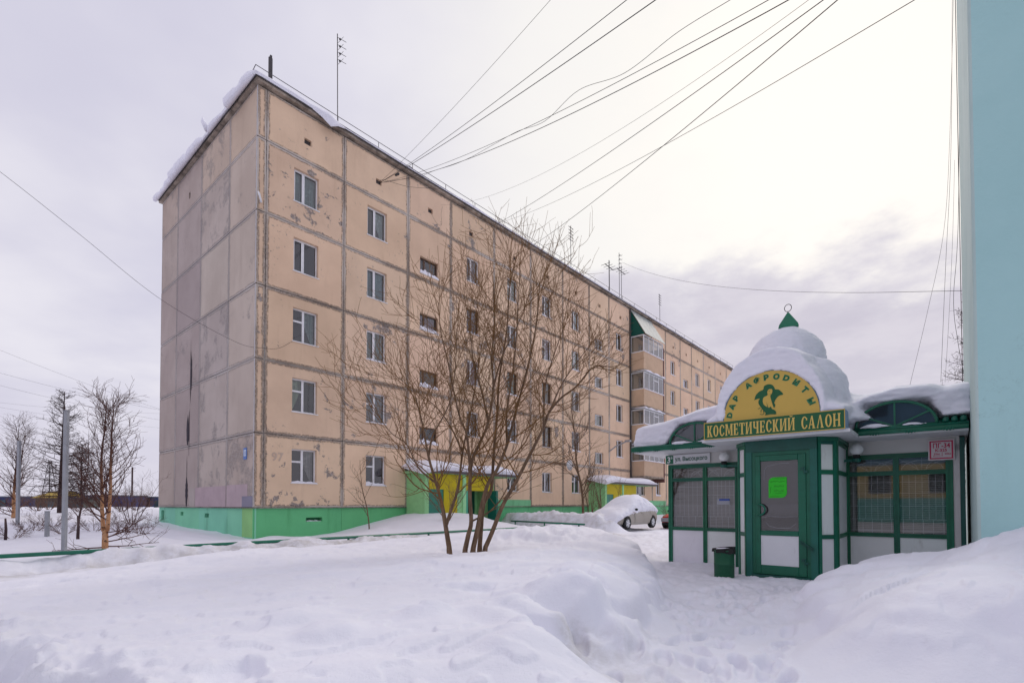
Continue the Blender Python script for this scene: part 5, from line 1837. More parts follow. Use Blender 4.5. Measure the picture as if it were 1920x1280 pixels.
# litter bin
q = at_z(1358, 1079, 0)
BIN = empty('litter_bin', (q[0], q[1], gz(q[0], q[1]) - .01)); tag(BIN, 'worn green litter bin with a black bag rim by the kiosk window', 'litter bin')
t_ = NT('worn_bin_paint', .55, .4); nn_ = t_.noise(6, 8, .72, stretch=(1, 1, .7))
t_.col(t_.mix(t_.map(nn_, .58, .64), (.006, .085, .04), (.10, .13, .05))); t_.bump(nn_, .3, .01)
m = MB(); m.lathe([(.168, 0), (.178, .02), (.18, .25), (.186, .255), (.18, .265), (.182, .5), (.19, .505), (.19, .52), (.172, .52), (.165, .30)], 26); m.obj('drum', t_.m, BIN, smooth=True)
m = MB(); n = 26
for i in range(n):
    a0, a1 = 2 * math.pi * i / n, 2 * math.pi * (i + 1) / n
    def rim(a):
        k = 1 + .09 * math.sin(a * 5 + 1) + .06 * math.sin(a * 9); w = .5 + .5 * math.cos(a + .3)
        return [(.17 * math.cos(a), .17 * math.sin(a), .535 + .035 * w), (.198 * k * math.cos(a), .198 * k * math.sin(a), .545 + .04 * w), (.205 * k * math.cos(a), .205 * k * math.sin(a), .49 - .05 * w * abs(math.sin(a * 3)))]
    A, B = rim(a0), rim(a1)
    for j in range(2): m.quad(A[j], B[j], B[j + 1], A[j + 1])
m.obj('bag', M_BLACK, BIN, smooth=True)
m = MB(); m.lathe([(.03, .565), (.12, .555), (.172, .528), (.168, .48)][::-1], 20); m.obj('snow_cap', M_SNOW, BIN, smooth=True)


# ------------------------------------------------------------------ snow on the kiosk roof, grown together from several masses
def kiosk_snow():
    bm = bmesh.new()

    def addmb(m):
        me = m.mesh('tmp', M_SNOW); bm.from_mesh(me); bpy.data.meshes.remove(me)

    def sweep(rows):
        m = MB(); n = len(m.v); k = len(rows[0])
        for r in rows: m.v += [tuple(p) for p in r]
        for i in range(len(rows) - 1):
            for j in range(k):
                a, b = i * k + j, i * k + (j + 1) % k
                m.f.append((a, b, b + k, a + k)); m.mi.append(0)
        m.f.append(tuple(range(k))[::-1]); m.mi.append(0); m.f.append(tuple((len(rows) - 1) * k + j for j in range(k))); m.mi.append(0)
        addmb(m)
    # left slope: profile in (y, z) along x
    rows = []
    for x, zf, zt, oh in [(-.50, 2.95, 3.10, .0), (-.46, 3.12, 3.28, .03), (-.2, 3.18, 3.36, .06), (.2, 3.22, 3.42, .09), (.6, 3.30, 3.47, .12), (1.0, 3.40, 3.54, .16), (1.4, 3.46, 3.62, .18), (1.9, 3.55, 3.72, .1), (2.4, 3.6, 3.8, .0)]:
        b = ov + .03
        inner = 2.63 if x < .38 or x > 1.56 else 3.13
        rows.append([(x, b + (.02 if inner < 3 else .12), inner), (x, b - oh * .5 + (.0 if inner < 3 else .0), max(inner + .03, zf - .30)), (x, b - oh, zf - .08), (x, b + .10, zf + .02), (x, .0, (zf + zt) / 2 + .06), (x, .9, zt + .05), (x, 2.5, 2.9), (x, 2.5, 2.7), (x, .9, 2.7)])
    # keep steps at the arch
    rows2 = []
    for i, r in enumerate(rows):
        rows2.append(r)
    sweep(rows2)
    # right slope
    rows = []
    for x, zf, zt, oh in [(3.2, 3.5, 3.85, 0), (3.55, 3.30, 3.72, .06), (3.82, 3.24, 3.60, .09), (4.0, 3.30, 3.52, .12), (4.45, 3.42, 3.50, .13), (4.9, 3.40, 3.48, .11), (5.1, 3.30, 3.50, .08), (5.35, 3.32, 3.54, .05), (5.44, 3.30, 3.52, .0)]:
        b = ov + .03
        inner = 2.64 if x < 3.88 else (3.13 if x < 4.95 else (2.80 + (x - 4.95) * .1))
        yb = b + (.0 if inner < 3 else .05)
        rows.append([(x, yb, inner), (x, b - oh * .5 + (.06 if x > 4.95 else 0), max(inner + .04, zf - (.26 if x < 4.95 else .38))), (x, b - oh + (.02 if x > 4.95 else 0), zf - .09), (x, b + .12, zf), (x, .0, (zf + zt) / 2 + .05), (x, .9, zt), (x, 2.5, 2.9), (x, 2.5, 2.7), (x, .9, 2.7)])
    sweep(rows)
    # snow lying on the ledges inside the arches
    for a, b, h in ((3.95, 4.42, .10), (4.55, 4.9, .05), (.45, .95, .05), (1.0, 1.5, .04)):
        m = MB(); n = 10; rw = []
        for i in range(n + 1):
            q = i / n; k = h * math.sin(math.pi * min(1, max(.04, q))) * (1 - .5 * q) + .012
            rw.append([(a + (b - a) * q, ov - .11, 2.685), (a + (b - a) * q, ov - .10, 2.69 + k * .7), (a + (b - a) * q, ov - .045, 2.695 + k), (a + (b - a) * q, ov - .02, 2.685)])
        sweep(rw)
    # hood over the half-round board
    rows = []
    for y, k, zz in [(-1.895, .985, 0), (-1.91, 1.0, .02), (-1.88, 1.07, .05), (-1.6, 1.14, .10), (-1.2, 1.18, .13), (-.6, 1.22, .16), (.0, 1.25, .16), (.7, 1.1, 0)]:
        o_, n = [], 22
        for i in range(n + 1):
            t = math.pi * i / n
            th = .12 + .11 * abs(math.sin(t)) ** .7 - (.06 if math.cos(t) > .6 else 0)
            o_.append((2.715 + (RX - .0 + th * k * .9 + (.10 * (y + 1.9))) * math.cos(t), y, 2.93 + (RZ + th * k * 1.35 + zz) * math.sin(t) + .02))
        for i in range(n, -1, -1):
            t = math.pi * i / n
            o_.append((2.715 + (RX + .02) * math.cos(t), y + .0, 2.90 + (RZ + .02) * math.sin(t)))
        rows.append(o_)
    sweep(rows)
    # shoulders on top of the sign box either side of the board
    for a, b in ((1.57, 1.95), (3.5, 3.86)):
        rw = []
        for i in range(9):
            q = i / 8; x = a + (b - a) * q; k = .05 + .22 * (q if a < 2 else 1 - q)
            rw.append([(x, -1.86, 2.93), (x, -1.87, 2.93 + k * .7), (x, -1.7, 2.95 + k), (x, -1.0, 3.05 + k), (x, -.5, 3.2 + k), (x, -.5, 2.8), (x, -1.5, 2.8)])
        sweep(rw)
    # bell of the dome with its ledge
    m = MB()
    m.lathe([(1.55, 2.85), (1.42, 3.05), (1.12, 3.35), (.92, 3.62), (.78, 3.86), (.68, 4.02), (.66, 4.10), (.70, 4.20), (.70, 4.36), (.65, 4.52), (.54, 4.68), (.39, 4.80), (.24, 4.885), (.06, 4.90)], 40, (2.66, -.35, 0)); addmb(m)
    m = MB(); m.lathe([(.85, 3.2), (.80, 3.7), (.60, 4.0), (.3, 4.15), (.05, 4.2)], 30, (2.95, -.75, 0)); addmb(m)
    me = bpy.data.meshes.new('kiosk_snow'); bm.to_mesh(me); bm.free()
    ob = bpy.data.objects.new('tmp', me); col.objects.link(ob)
    md = ob.modifiers.new('r', 'REMESH'); md.mode = 'VOXEL'; md.voxel_size = .026
    md = ob.modifiers.new('s', 'SMOOTH'); md.factor = .5; md.iterations = 9
    dg = bpy.context.evaluated_depsgraph_get()
    me2 = bpy.data.meshes.new_from_object(ob.evaluated_get(dg))
    bpy.data.objects.remove(ob)
    n = len(me2.vertices)
    co = np.empty(n * 3, np.float32); me2.vertices.foreach_get('co', co); co = co.reshape(-1, 3)
    no = np.empty(n * 3, np.float32); me2.vertices.foreach_get('normal', no); no = no.reshape(-1, 3)
    steep = 1 - np.clip(no[:, 2], 0, 1)
    d = .022 * fbm(co[:, 0] * 2.2 + co[:, 1], co[:, 2] * 3 + co[:, 1] * 2.2, 3) + steep * (.020 * fbm(co[:, 0] * 4 + co[:, 1] * 3, co[:, 2] * 13, 5, .65) + .009 * (1 - 2 * np.abs(perlin(co[:, 0] * 1.5 + co[:, 1], co[:, 2] * 9))))
    front = co[:, 1] < -1.5
    d = d * np.where(front, .7, 1.0)
    co = co + no * d[:, None]
    me2.vertices.foreach_set('co', co.ravel().astype(np.float32))
    me2.polygons.foreach_set('use_smooth', [True] * len(me2.polygons))
    me2.materials.clear(); me2.materials.append(M_SNOW)
    me2.name = 'roof_snow'; me2.update()
    o = inst('roof_snow', me2, None, tuple(KIO.location), (0, 0, -YAW))
    tag(o, 'deep snow mantling the kiosk roof and dome around the yellow board', 'snow')


kiosk_snow()

# ------------------------------------------------------------------ bare trees
class Tree:
    """collects branch polylines; thick ones go to the trunk mesh, thin ones to the crown mesh"""
    def __init__(s, seed): s.r = random.Random(seed); s.thick, s.thin = [], []

    def limb(s, p, d, L, r0, r1, n=7, up=.12, wob=.10, bend=None):
        p = Vector(p); d = Vector(d).normalized(); P = [p.copy()]; R = [r0]
        st = L / n
        for i in range(n):
            d = d + Vector((s.r.gauss(0, wob), s.r.gauss(0, wob), s.r.gauss(0, wob * .6) + up))
            if bend: d = d + Vector(bend)
            d.normalize(); p = p + d * st; P.append(p.copy()); R.append(r0 + (r1 - r0) * (i + 1) / n)
        return P, R

    def side_dir(s, t, lo, hi):
        a = R_(s.r.uniform(lo, hi)); o = t.orthogonal().normalized(); b = t.cross(o); ph = s.r.uniform(0, 2 * math.pi)
        return (t * math.cos(a) + (o * math.cos(ph) + b * math.sin(ph)) * math.sin(a)).normalized()

    def kids(s, P, R, count, t0, t1, ang, Lf, up, wob, n=6, rk=.55, rmin=.0035, flat=None, rend=.35):
        out = []
        m = len(P) - 1
        for i in range(count):
            t = t0 + (t1 - t0) * (i + s.r.random()) / count
            k = min(m - 1, int(t * m)); f = t * m - k
            p = P[k].lerp(P[k + 1], f); tg = (P[k + 1] - P[k]).normalized(); r = R[k] + (R[k + 1] - R[k]) * f
            d = s.side_dir(tg, *ang)
            if flat and d.z < flat: d.z = abs(d.z) * .5
            r0 = max(rmin, r * rk); L = Lf(t)
            out.append(s.limb(p, d, L, r0, max(.0026, r0 * rend), n, up, wob))
        return out

    def build(s, name, label, cat, mt, mc, group=None, kt=8, kc=3, thin_r=.011):
        P0 = s.thick[0][0][0] if s.thick else s.thin[0][0][0]
        root = empty(name, tuple(P0)); tag(root, label, cat, group)
        m = MB()
        for P, R in s.thick: m.tube([p - P0 for p in P], R, kt)
        if s.thick: m.obj('trunk', mt, root, smooth=True, fix=False)
        m = MB()
        for P, R in s.thin: m.tube([p - P0 for p in P], R, 4 if R[0] > thin_r else kc, cap=False)
        if s.thin:
            o = m.obj('crown', mc, root, smooth=True, fix=False)
        return root


# the many-stemmed willow on the drift; stems follow the photograph, at their own distances
def willow():
    T = Tree(21); r = T.r
    sx, ox, oy = 1 / 2.783, 720, 600
    stems = [   # crop points, base radius, (distance at base, distance at top)
        ([(345, 1215), (322, 1075), (300, 950), (272, 850), (232, 710), (200, 540), (165, 400)], .066, 10.4, 10.0),
        ([(322, 1075), (362, 955), (388, 870), (410, 690), (445, 520), (470, 380), (500, 200)], .045, 10.42, 10.9),
        ([(232, 710), (255, 600), (300, 520), (345, 420), (372, 250), (380, 60)], .026, 10.2, 9.6),
        ([(418, 1222), (440, 1120), (455, 1050), (448, 900), (458, 740), (500, 640), (545, 530), (570, 350), (562, 200), (578, 0), (570, -150)], .062, 10.3, 10.5),
        ([(458, 1222), (490, 1080), (512, 960), (545, 850), (592, 775), (642, 650), (682, 500), (730, 320), (772, 150), (800, -20), (812, -200)], .064, 10.35, 10.9),
        ([(498, 1192), (506, 1100), (520, 960), (560, 880), (572, 700), (590, 500), (602, 300), (640, 60), (655, -160), (690, -330)], .060, 10.6, 11.2),
        ([(520, 1205), (562, 1110), (622, 960), (682, 855), (762, 700), (832, 560), (862, 480), (925, 405), (1005, 345), (1085, 250), (1160, 240)], .060, 10.5, 9.9),
        ([(450, 780), (432, 600), (400, 520), (368, 390), (330, 200), (296, 60), (285, -90)], .034, 10.35, 9.7),
        ([(832, 560), (835, 440), (850, 300), (905, 130), (960, -20)], .028, 10.1, 10.3),
        ([(545, 530), (512, 380), (470, 230), (448, 60), (420, -120)], .030, 10.4, 11.3),
        ([(642, 650), (640, 480), (668, 300), (690, 100), (700, -100), (712, -260)], .030, 10.6, 10.0),
        ([(862, 480), (930, 330), (1010, 215), (1100, 100)], .022, 10.0, 9.2),
        ([(570, 350), (620, 180), (700, 20), (760, -140)], .024, 10.4, 9.6),
        ([(410, 690), (350, 560), (270, 450), (150, 360), (60, 290)], .024, 10.6, 11.4),
        ([(272, 850), (180, 770), (120, 650), (40, 590), (-30, 500)], .026, 10.3, 9.4),
        ([(455, 1050), (560, 990), (640, 880), (700, 700), (760, 520)], .024, 10.35, 11.6),
    ]
    for si, (pts, rb, d0, d1) in enumerate(stems):
        P = []
        n = len(pts)
        for i, (x, y) in enumerate(pts):
            P.append(at_d(ox + x * sx, oy + y * sx, d0 + (d1 - d0) * i / (n - 1)))
        P = [Vector(p) for p in smoothpath(P, 4)]
        m = len(P)
        R = [max(.007, rb * .86 * (1 - .82 * (i / (m - 1)) ** .8)) for i in range(m)]
        if rb > .055: P[0].z -= .15; R[0] *= 1.15
        T.thick.append((P, R))
        big = rb > .04
        side_ = si in (6, 11)
        L1 = T.kids(P, R, 15 if big else 11, .28 if big else .15, 1.0, (30, 68), lambda t: r.uniform(.9, 2.1) * (1.2 - (.95 if side_ else .45) * t), .085, .12, 9, .5, .0065, .0)
        for b in L1:
            T.thin.append(b)
            L2 = T.kids(*b, 6, .12, 1.0, (25, 62), lambda t: r.uniform(.4, 1.05) * ((.75 if side_ else 1.15) - .5 * t), .09, .11, 6, .6, .0045, 0)
            T.thin += L2
            for c in L2:
                T.thin += T.kids(*c, 2, .2, .95, (25, 60), lambda t: r.uniform(.2, .55), .06, .1, 4, .75, .0036, -.1)
        # whips at the tip
        T.thin += T.kids(P, R, 4, .88, 1.0, (4, 22), lambda t: r.uniform(.7, 1.5) * (.5 if side_ else 1), .10, .06, 6, .8, .005)
    # suckers round the base left
    T.build('willow', 'bare many-stemmed willow growing out of the big snowdrift', 'tree', M_BARK, M_TWIG)


willow()


def shrub(name, label, x, y, z, h, spread, stems, seed, mt, mc, group=None, lean=(0, 0), dens=1.0, base=.02, pt=None, up=.05):
    T = Tree(seed); r = T.r
    p0 = Vector(pt if pt is not None else at_z(x, y, z))
    p0.z = gz(p0.x, p0.y) - .05
    for i in range(stems):
        a = 2 * math.pi * (i + r.random()) / stems
        k = spread / h * r.uniform(.35, 1.0) if stems > 1 else .05
        d = Vector((math.cos(a) * k + lean[0], math.sin(a) * k + lean[1], 1))
        hh = h * r.uniform(.72, 1.0)
        b = T.limb(p0 + Vector((math.cos(a) * .06, math.sin(a) * .06, 0)) * (stems > 1), d, hh, base * r.uniform(.8, 1.1), base * .22, 9, up, .07)
        T.thick.append(b)
        L1 = T.kids(*b, int(10 * dens), .18, 1.0, (30, 62), lambda t: hh * r.uniform(.22, .42) * (1.2 - .7 * t), .08, .1, 6, .5, base * .14)
        for c in L1:
            T.thin.append(c)
            L2 = T.kids(*c, int(5 * dens), .2, 1.0, (25, 55), lambda t: hh * r.uniform(.08, .18), .06, .1, 4, .6, base * .11)
            T.thin += L2
    return T.build(name, label, 'shrub' if h < 3 else 'tree', mt, mc, group, 6)


# birches behind the railing: two leaning stems from one foot
def birch(x, y, z, h, forks, seed, label, pt=None, dens=1.0):
    T = Tree(seed); r = T.r
    p0 = Vector(pt if pt is not None else at_z(x, y, z)); p0.z = gz(p0.x, p0.y) - .08
    base = T.limb(p0, (0.02, 0, 1), h * .16, .085 * h / 4.4, .07 * h / 4.4, 4, .3, .01)
    T.thick.append(base)
    for (dx, dy, k, off) in forks:
        b = T.limb(base[0][-1] + Vector((off, 0, -.04)), (dx, dy, 1), h * .86 * k, .052 * h / 4.4, .008, 12, .09, .035)
        T.thick.append(b)
        L1 = T.kids(*b, int(30 * dens), .06, .99, (34, 62), lambda t: h * r.uniform(.15, .30) * (1.25 - .75 * t), .10, .09, 8, .42, .008, .02)
        for c in L1:
            T.thin.append(c)
            L2 = T.kids(*c, 7, .15, 1.0, (25, 55), lambda t: h * r.uniform(.06, .13), .05, .1, 5, .6, .0055)
            T.thin += L2
            for e in L2: T.thin += T.kids(*e, 2, .2, 1.0, (20, 50), lambda t: h * r.uniform(.03, .06), .03, .1, 3, .7, .003)
    # low drooping boughs touching the snow
    low = T.kids(*base, 7, .2, 1.0, (65, 95), lambda t: h * r.uniform(.22, .34), .015, .09, 9, .3, .011)
    for c in low:
        T.thin.append(c)
        L2 = T.kids(*c, 7, .2, 1.0, (25, 60), lambda t: h * r.uniform(.06, .14), .02, .1, 5, .6, .005)
        T.thin += L2
        for e in L2: T.thin += T.kids(*e, 2, .2, 1.0, (20, 50), lambda t: h * r.uniform(.03, .07), .02, .1, 3, .7, .003)
    return T.build('birch', label, 'tree', M_BIRCH, M_BIRCHT, 'birches behind the railing', 9)


birch(197, 1028, .33, 3.55, [(-.11, .05, 1.0, -.04), (.10, -.02, .96, .05)], 5, 'double-stemmed orange birch just behind the railing beside the tall grey post')
birch(25, 968, .78, 4.5, [(-.05, 0, 1.0, -.05), (.12, .05, .85, .05)], 8, 'farther orange birch at the left edge of the photo')
shrub('birch', 'slim dark birch sapling between the tall grey post and the double-stemmed birch', 145, 1008, .45, 2.9, .5, 1, 13, M_LARCH, M_BIRCHT, 'birches behind the railing', base=.03, dens=.7)


def larch(x, y, z, h, rad, seed, label, pt=None, n=34, mat=None):
    T = Tree(seed); r = T.r
    p0 = Vector(pt if pt is not None else at_z(x, y, z)); p0.z = min(p0.z, gz(p0.x, p0.y)) - .1
    tr = T.limb(p0, (0.01, 0, 1), h, .017 * h, .02, 12, .25, .012)
    T.thick.append(tr)
    for i in range(n * 2):
        t = .14 + .85 * (i + r.random()) / (n * 2)
        k = min(11, int(t * 12)); p = tr[0][k].lerp(tr[0][k + 1], t * 12 - k)
        for j in range(2):
            a = r.uniform(0, 2 * math.pi)
            L = rad * (1.06 - t) ** .75 * r.uniform(.35, 1.15) + .15
            b = T.limb(p, (math.cos(a), math.sin(a), -.18 + .55 * t + r.uniform(-.15, .15)), L, .024 * (1.15 - t) + .007, .007, 7, .05, .10)
            T.thin.append(b)
            for c in T.kids(*b, 8, .15, 1.0, (35, 80), lambda q: L * r.uniform(.15, .38), .0, .16, 4, .55, .008):
                T.thin.append(c)
                T.thin += T.kids(*c, 2, .2, 1.0, (30, 70), lambda q: L * r.uniform(.06, .14), -.02, .15, 2, .7, .007)
    return T.build('larch', label, 'tree', M_LARCH, mat or M_LARCH, 'larches', 7)


larch(111, 962, .86, 6.7, 2.2, 31, 'bare larch with tiered branches behind the tall grey post')
larch(152, 956, .95, 4.6, 2.2, 37, 'broad dark young larch far behind the sapling', n=40)
larch(0, 0, 0, 12.6, 2.3, 33, 'dark larch whose branch tips show above the kiosk roof beside the turquoise wall', pt=(23.6, 26.0, 0), n=40)
shrub('tree', 'small dense bare tree in front of the facade left of the second porch', 1092, 985, 0, 9.2, 1.6, 1, 41, M_BARK, M_BARK, None, dens=2.4, base=.10, pt=fac_pt(18.2, 2.6, 0))
for i, (u, of, h) in enumerate([(19.2, 2.5, 3.2), (19.8, 2.2, 3.6), (20.4, 2.6, 3.4), (21.0, 2.3, 4.4), (22.8, 2.4, 3.4)]):
    shrub('sapling', ['leftmost sapling of the clump before the second porch', 'second sapling from the left in the clump before the second porch', 'middle sapling of the clump before the second porch', 'tallest sapling of the clump, before the yellow of the second porch', 'rightmost sapling of the clump before the second porch'][i], 0, 0, 0, h, .6, 2, 50 + i, M_BARK, M_BARK, 'saplings by the second porch', base=.032, pt=fac_pt(u, of, 0), dens=.7)
shrub('sapling', 'lone slim sapling standing in front of the plinth by the near corner', 0, 0, 0, 3.4, .3, 1, 61, M_BARK, M_BARK, None, base=.03, pt=fac_pt(4.1, 1.3, 0), dens=1.2)
shrub('bush', 'spreading bare bush on the drift in front of the first porch', 0, 0, 0, 2.6, 2.2, 6, 63, M_BARK, M_BARK, None, base=.026, pt=fac_pt(6.9, 3.0, 0), up=.02)
shrub('bush', 'low twiggy bush beyond the parked silver car', 0, 0, 0, 1.7, 1.8, 7, 65, M_BRUSH, M_BRUSH, None, base=.016, pt=fac_pt(31.5, 2.2, 0))
shrub('bush', 'fine bare bush against the far end of the end wall', 0, 0, 0, 2.6, 2.0, 5, 67, M_BIRCHT, M_BIRCHT, None, base=.02, pt=fac_pt(-1.6, -9.5, 0))

# brushwood on the field at left
for i, (x, y, z, h, sp, n) in enumerate([(255, 960, .82, 1.7, 2.6, 9), (228, 962, .82, 1.3, 2.0, 8), (92, 958, .86, 1.6, 2.4, 9), (70, 960, .86, 1.3, 2.0, 8), (150, 962, .82, 1.2, 2.0, 8), (278, 952, .95, 1.6, 2.6, 8), (30, 955, .9, 1.4, 2.2, 8), (185, 957, .9, 1.4, 2.4, 8)]):
    shrub('bush', ['brown brushwood mound close to the corner of the block', 'low brown bush left of the brushwood mound', 'dark bush below the yellow roof', 'small bush left of the dark larch foot', 'low bush behind the dark sapling', 'bush in front of the bright blue shed', 'bush behind the left edge birch', 'bush behind the double-stemmed birch'][i],
          x, y, z, h, sp, n, 70 + i, M_BRUSH, M_BRUSH, 'bushes on the snowy field', dens=1.5, base=.02)
for i, (x, y, z, h) in enumerate([(232, 1000, .50, .75), (120, 1003, .46, .6), (60, 1002, .46, .65), (175, 992, .58, .7), (25, 1010, .42, .7), (262, 990, .58, .8), (95, 990, .6, .7)]):
    shrub('bush', ['snowy twigs right of the double-stemmed birch', 'twigs at the foot of the tall grey post', 'twigs left of the short grey stub', 'twigs behind the tall post towards the birch', 'twigs by the left edge stake', 'highest twigs beside the block corner', 'twigs behind the short grey stub'][i], x, y, z, h, 1.5, 6, 90 + i, M_BRUSH, M_BIRCHT, 'twigs in the snowy field', dens=1.1, base=.009)

# ------------------------------------------------------------------ green pipe railings half buried in the snow
def rail_line(label, p0, p1, n, zt, low=.35, down=.75, ends=True):
    a, b = np.array(p0), np.array(p1)
    R = empty('pipe_railing', (a[0], a[1], 0)); tag(R, label, 'railing')
    m = MB(); m.tube([(0, 0, zt), (b[0] - a[0], b[1] - a[1], zt)], .042, 8)
    m.obj('rail', M_GREEN, R, smooth=True, color=(.006, .16, .095))
    for i in range(n):
        q = (b - a) * ((i + .15) / (n - .7))
        m = MB(); m.tube([(q[0], q[1], zt - .02), (q[0], q[1], zt - down)], .035, 8); m.obj('post', M_GREEN, R, smooth=True, color=(.006, .14, .085))
    return R


rail_line('long green pipe railing half buried along the ploughed snow in front of the block', fac_pt(-15.5, 6.02, 0)[:2], fac_pt(9.9, 6.02, 0)[:2], 9, .37)
rail_line('short green railing beside the entrance walk of the first porch', fac_pt(12.4, 1.9, 0)[:2], fac_pt(10.95, 7.4, 0)[:2], 3, .47)

# grey posts at left
for i, (x, y0, y1, z, w, lab) in enumerate([(120, 773, 1034, .32, .078, 'tall grey square post standing behind the railing at left'), (88, 962, 1008, .42, .085, 'short grey stub post left of the tall post'), (33, 818, 975, .70, .10, 'grey post behind the left edge birch')]):
    q = at_z(x, y1, z); h = (y1 - y0) * q[1] / FPX
    o = empty('grey_post', (q[0], q[1], gz(q[0], q[1]) - .1)); tag(o, lab, 'post')
    m = MB(); m.box(-w / 2, w / 2, -w / 2, w / 2, 0, h + .1); m.obj('shaft', M_GALV, o, bevel=.006)
    m = MB(); m.box(-w / 2 - .004, w / 2 + .004, -w / 2 - .004, w / 2 + .004, h + .1, h + .12); m.obj('cap', M_GALV, o)
for i, (x, y0, y1, z) in enumerate([(10, 972, 1012, .42), (146, 966, 1010, .43)]):
    q = at_z(x, y1, z); h = (y1 - y0) * q[1] / FPX
    m = MB(); m.tube([(0, 0, -.1), (.01, 0, h * .5), (-.02, .01, h)], [.035, .03, .02], 6)
    o = m.obj('wooden_stake', M_LARCH, None, smooth=True, loc=(q[0], q[1], gz(q[0], q[1])))
    tag(o, ['thin brown stake at the left edge of the photo', 'thin brown stake at the foot of the dark sapling'][i], 'stake')

# ------------------------------------------------------------------ far sheds and lines at left
M_SHED = tint_mat('shed_paint', .6, .3, .15, .8, 0, .3)
M_ROOFSN = M_SNOW


def shed(x0, x1, Y, z1, c, lab, roofc=None, ytop=None, kind='flat'):
    a, b = at_d(x0, 940, Y), at_d(x1, 940, Y)
    L = b[0] - a[0]
    o = empty('shed', (a[0], Y, 0)); tag(o, lab, 'shed')
    nb = max(2, int(L / 2.2))
    for i in range(nb):
        m = MB(); m.box(L * i / nb + .02, L * (i + 1) / nb - .02, 0, 4, .4, z1); m.obj('wall_sheet', M_SHED, o, fix=False, color=tuple(q * rng.uniform(.8, 1.2) for q in c))
    if roofc:
        m = MB(); m.v += [(-.2, -.3, z1), (L + .2, -.3, z1), (L + .2, 2.2, z1 + .75), (-.2, 2.2, z1 + .75), (-.2, 4.3, z1), (L + .2, 4.3, z1)]; m.f += [(0, 1, 2, 3), (3, 2, 5, 4), (0, 3, 4), (1, 5, 2)]; m.mi += [0] * 4
        m.obj('roof', M_SHED, o, color=roofc)
    else:
        m = MB(); m.box(-.1, L + .1, -.15, 4.2, z1, z1 + .16); m.obj('roof', M_SHED, o, color=(.10, .12, .17))
    m = MB(); m.box(L * .3, L * .3 + 1.4, -.06, -.005, .5, z1 - .35); m.obj('door', M_SHED, o, color=(.06, .10, .12))


shed(-40, 62, 66, 2.25, (.035, .055, .13), 'dark blue shed row at the left edge')
shed(112, 232, 64, 2.35, (.04, .065, .16), 'long dark blue shed behind the larch and the birch')
shed(236, 262, 70, 2.3, (.05, .05, .085), 'grey blue shed left of the bright blue one')
shed(273, 330, 72, 2.25, (.035, .10, .27), 'bright blue shed right beside the block')
shed(66, 96, 52, 2.0, (.08, .10, .09), 'small cabin with a yellow roof behind the dark bush', (.42, .29, .03))
shed(126, 134, 48, 1.9, (.10, .14, .155), 'narrow grey green cabin right of the tall post')
# lattice pylon
q = at_d(92, 950, 90)
m_ = empty('power_pylon', (q[0], q[1], .6)); tag(m_, 'thin lattice power pylon far off behind the larch', 'pylon')
m = MB(); hh = 8.5
for sx_, sy_ in ((-1, -1), (1, -1), (1, 1), (-1, 1)): m.tube([(sx_ * .9, sy_ * .9, 0), (sx_ * .12, sy_ * .12, hh)], .05, 4)
for k in range(9):
    z0, z1 = hh * k / 9, hh * (k + 1) / 9; w0, w1 = .9 - .78 * k / 9, .9 - .78 * (k + 1) / 9
    for sy_ in (-1, 1):
        m.tube([(-w0, sy_ * w0, z0), (w1, sy_ * w1, z1)], .03, 3); m.tube([(w0, sy_ * w0, z0), (-w1, sy_ * w1, z1)], .03, 3)
m.obj('lattice', M_METAL, m_)
m = MB(); m.tube([(-1.3, 0, 7.2), (1.3, 0, 7.2)], .05, 4); m.tube([(-1.0, 0, 8.1), (1.0, 0, 8.1)], .05, 4); m.obj('cross_arm', M_METAL, m_)
q = at_d(247, 955, 80)
o = (lambda m: (m.tube([(0, 0, 0), (0, 0, 6.6)], .12, 6), m.obj('utility_pole', M_LARCH, None, loc=(q[0], q[1], .6)))[1])(MB())
tag(o, 'dark wooden pole far behind the brushwood', 'pole')

# ------------------------------------------------------------------ cables
def cable(name, label, pts, r, group=None, n=10):
    P = smoothpath(pts, n)
    P0 = np.array(P[0])
    m = MB(); m.tube([tuple(np.array(p) - P0) for p in P], r * .56, 4)
    o = m.obj(name, M_CABLE, None, smooth=True, fix=False, loc=tuple(P0))
    tag(o, label, 'cable', group)


def span(a, b, sag, n=8, wig=0, seed=0):
    a, b = np.array(a, float), np.array(b, float); out = []; r = random.Random(seed)
    for i in range(n + 1):
        t = i / n; p = a + (b - a) * t; p[2] -= sag * 4 * t * (1 - t)
        if wig and 0 < i < n: p = p + np.array([r.uniform(-wig, wig), r.uniform(-wig, wig), r.uniform(-wig, wig)])
        out.append(p)
    return out


def to_wall(x, y):
    """point on the turquoise building's street side seen along the sight line of a photo pixel (above the frame)"""
    d = ray(x, y); P = K2 + N2 * SB; t = (P @ N2) / (d[:2] @ N2); return d * t + np.array([0, 0, EYE])


def ext(x0, y0, x1, y1, X):
    """extend the pixel line through two points to pixel column X"""
    return (X, y0 + (y1 - y0) * (X - x0) / (x1 - x0))


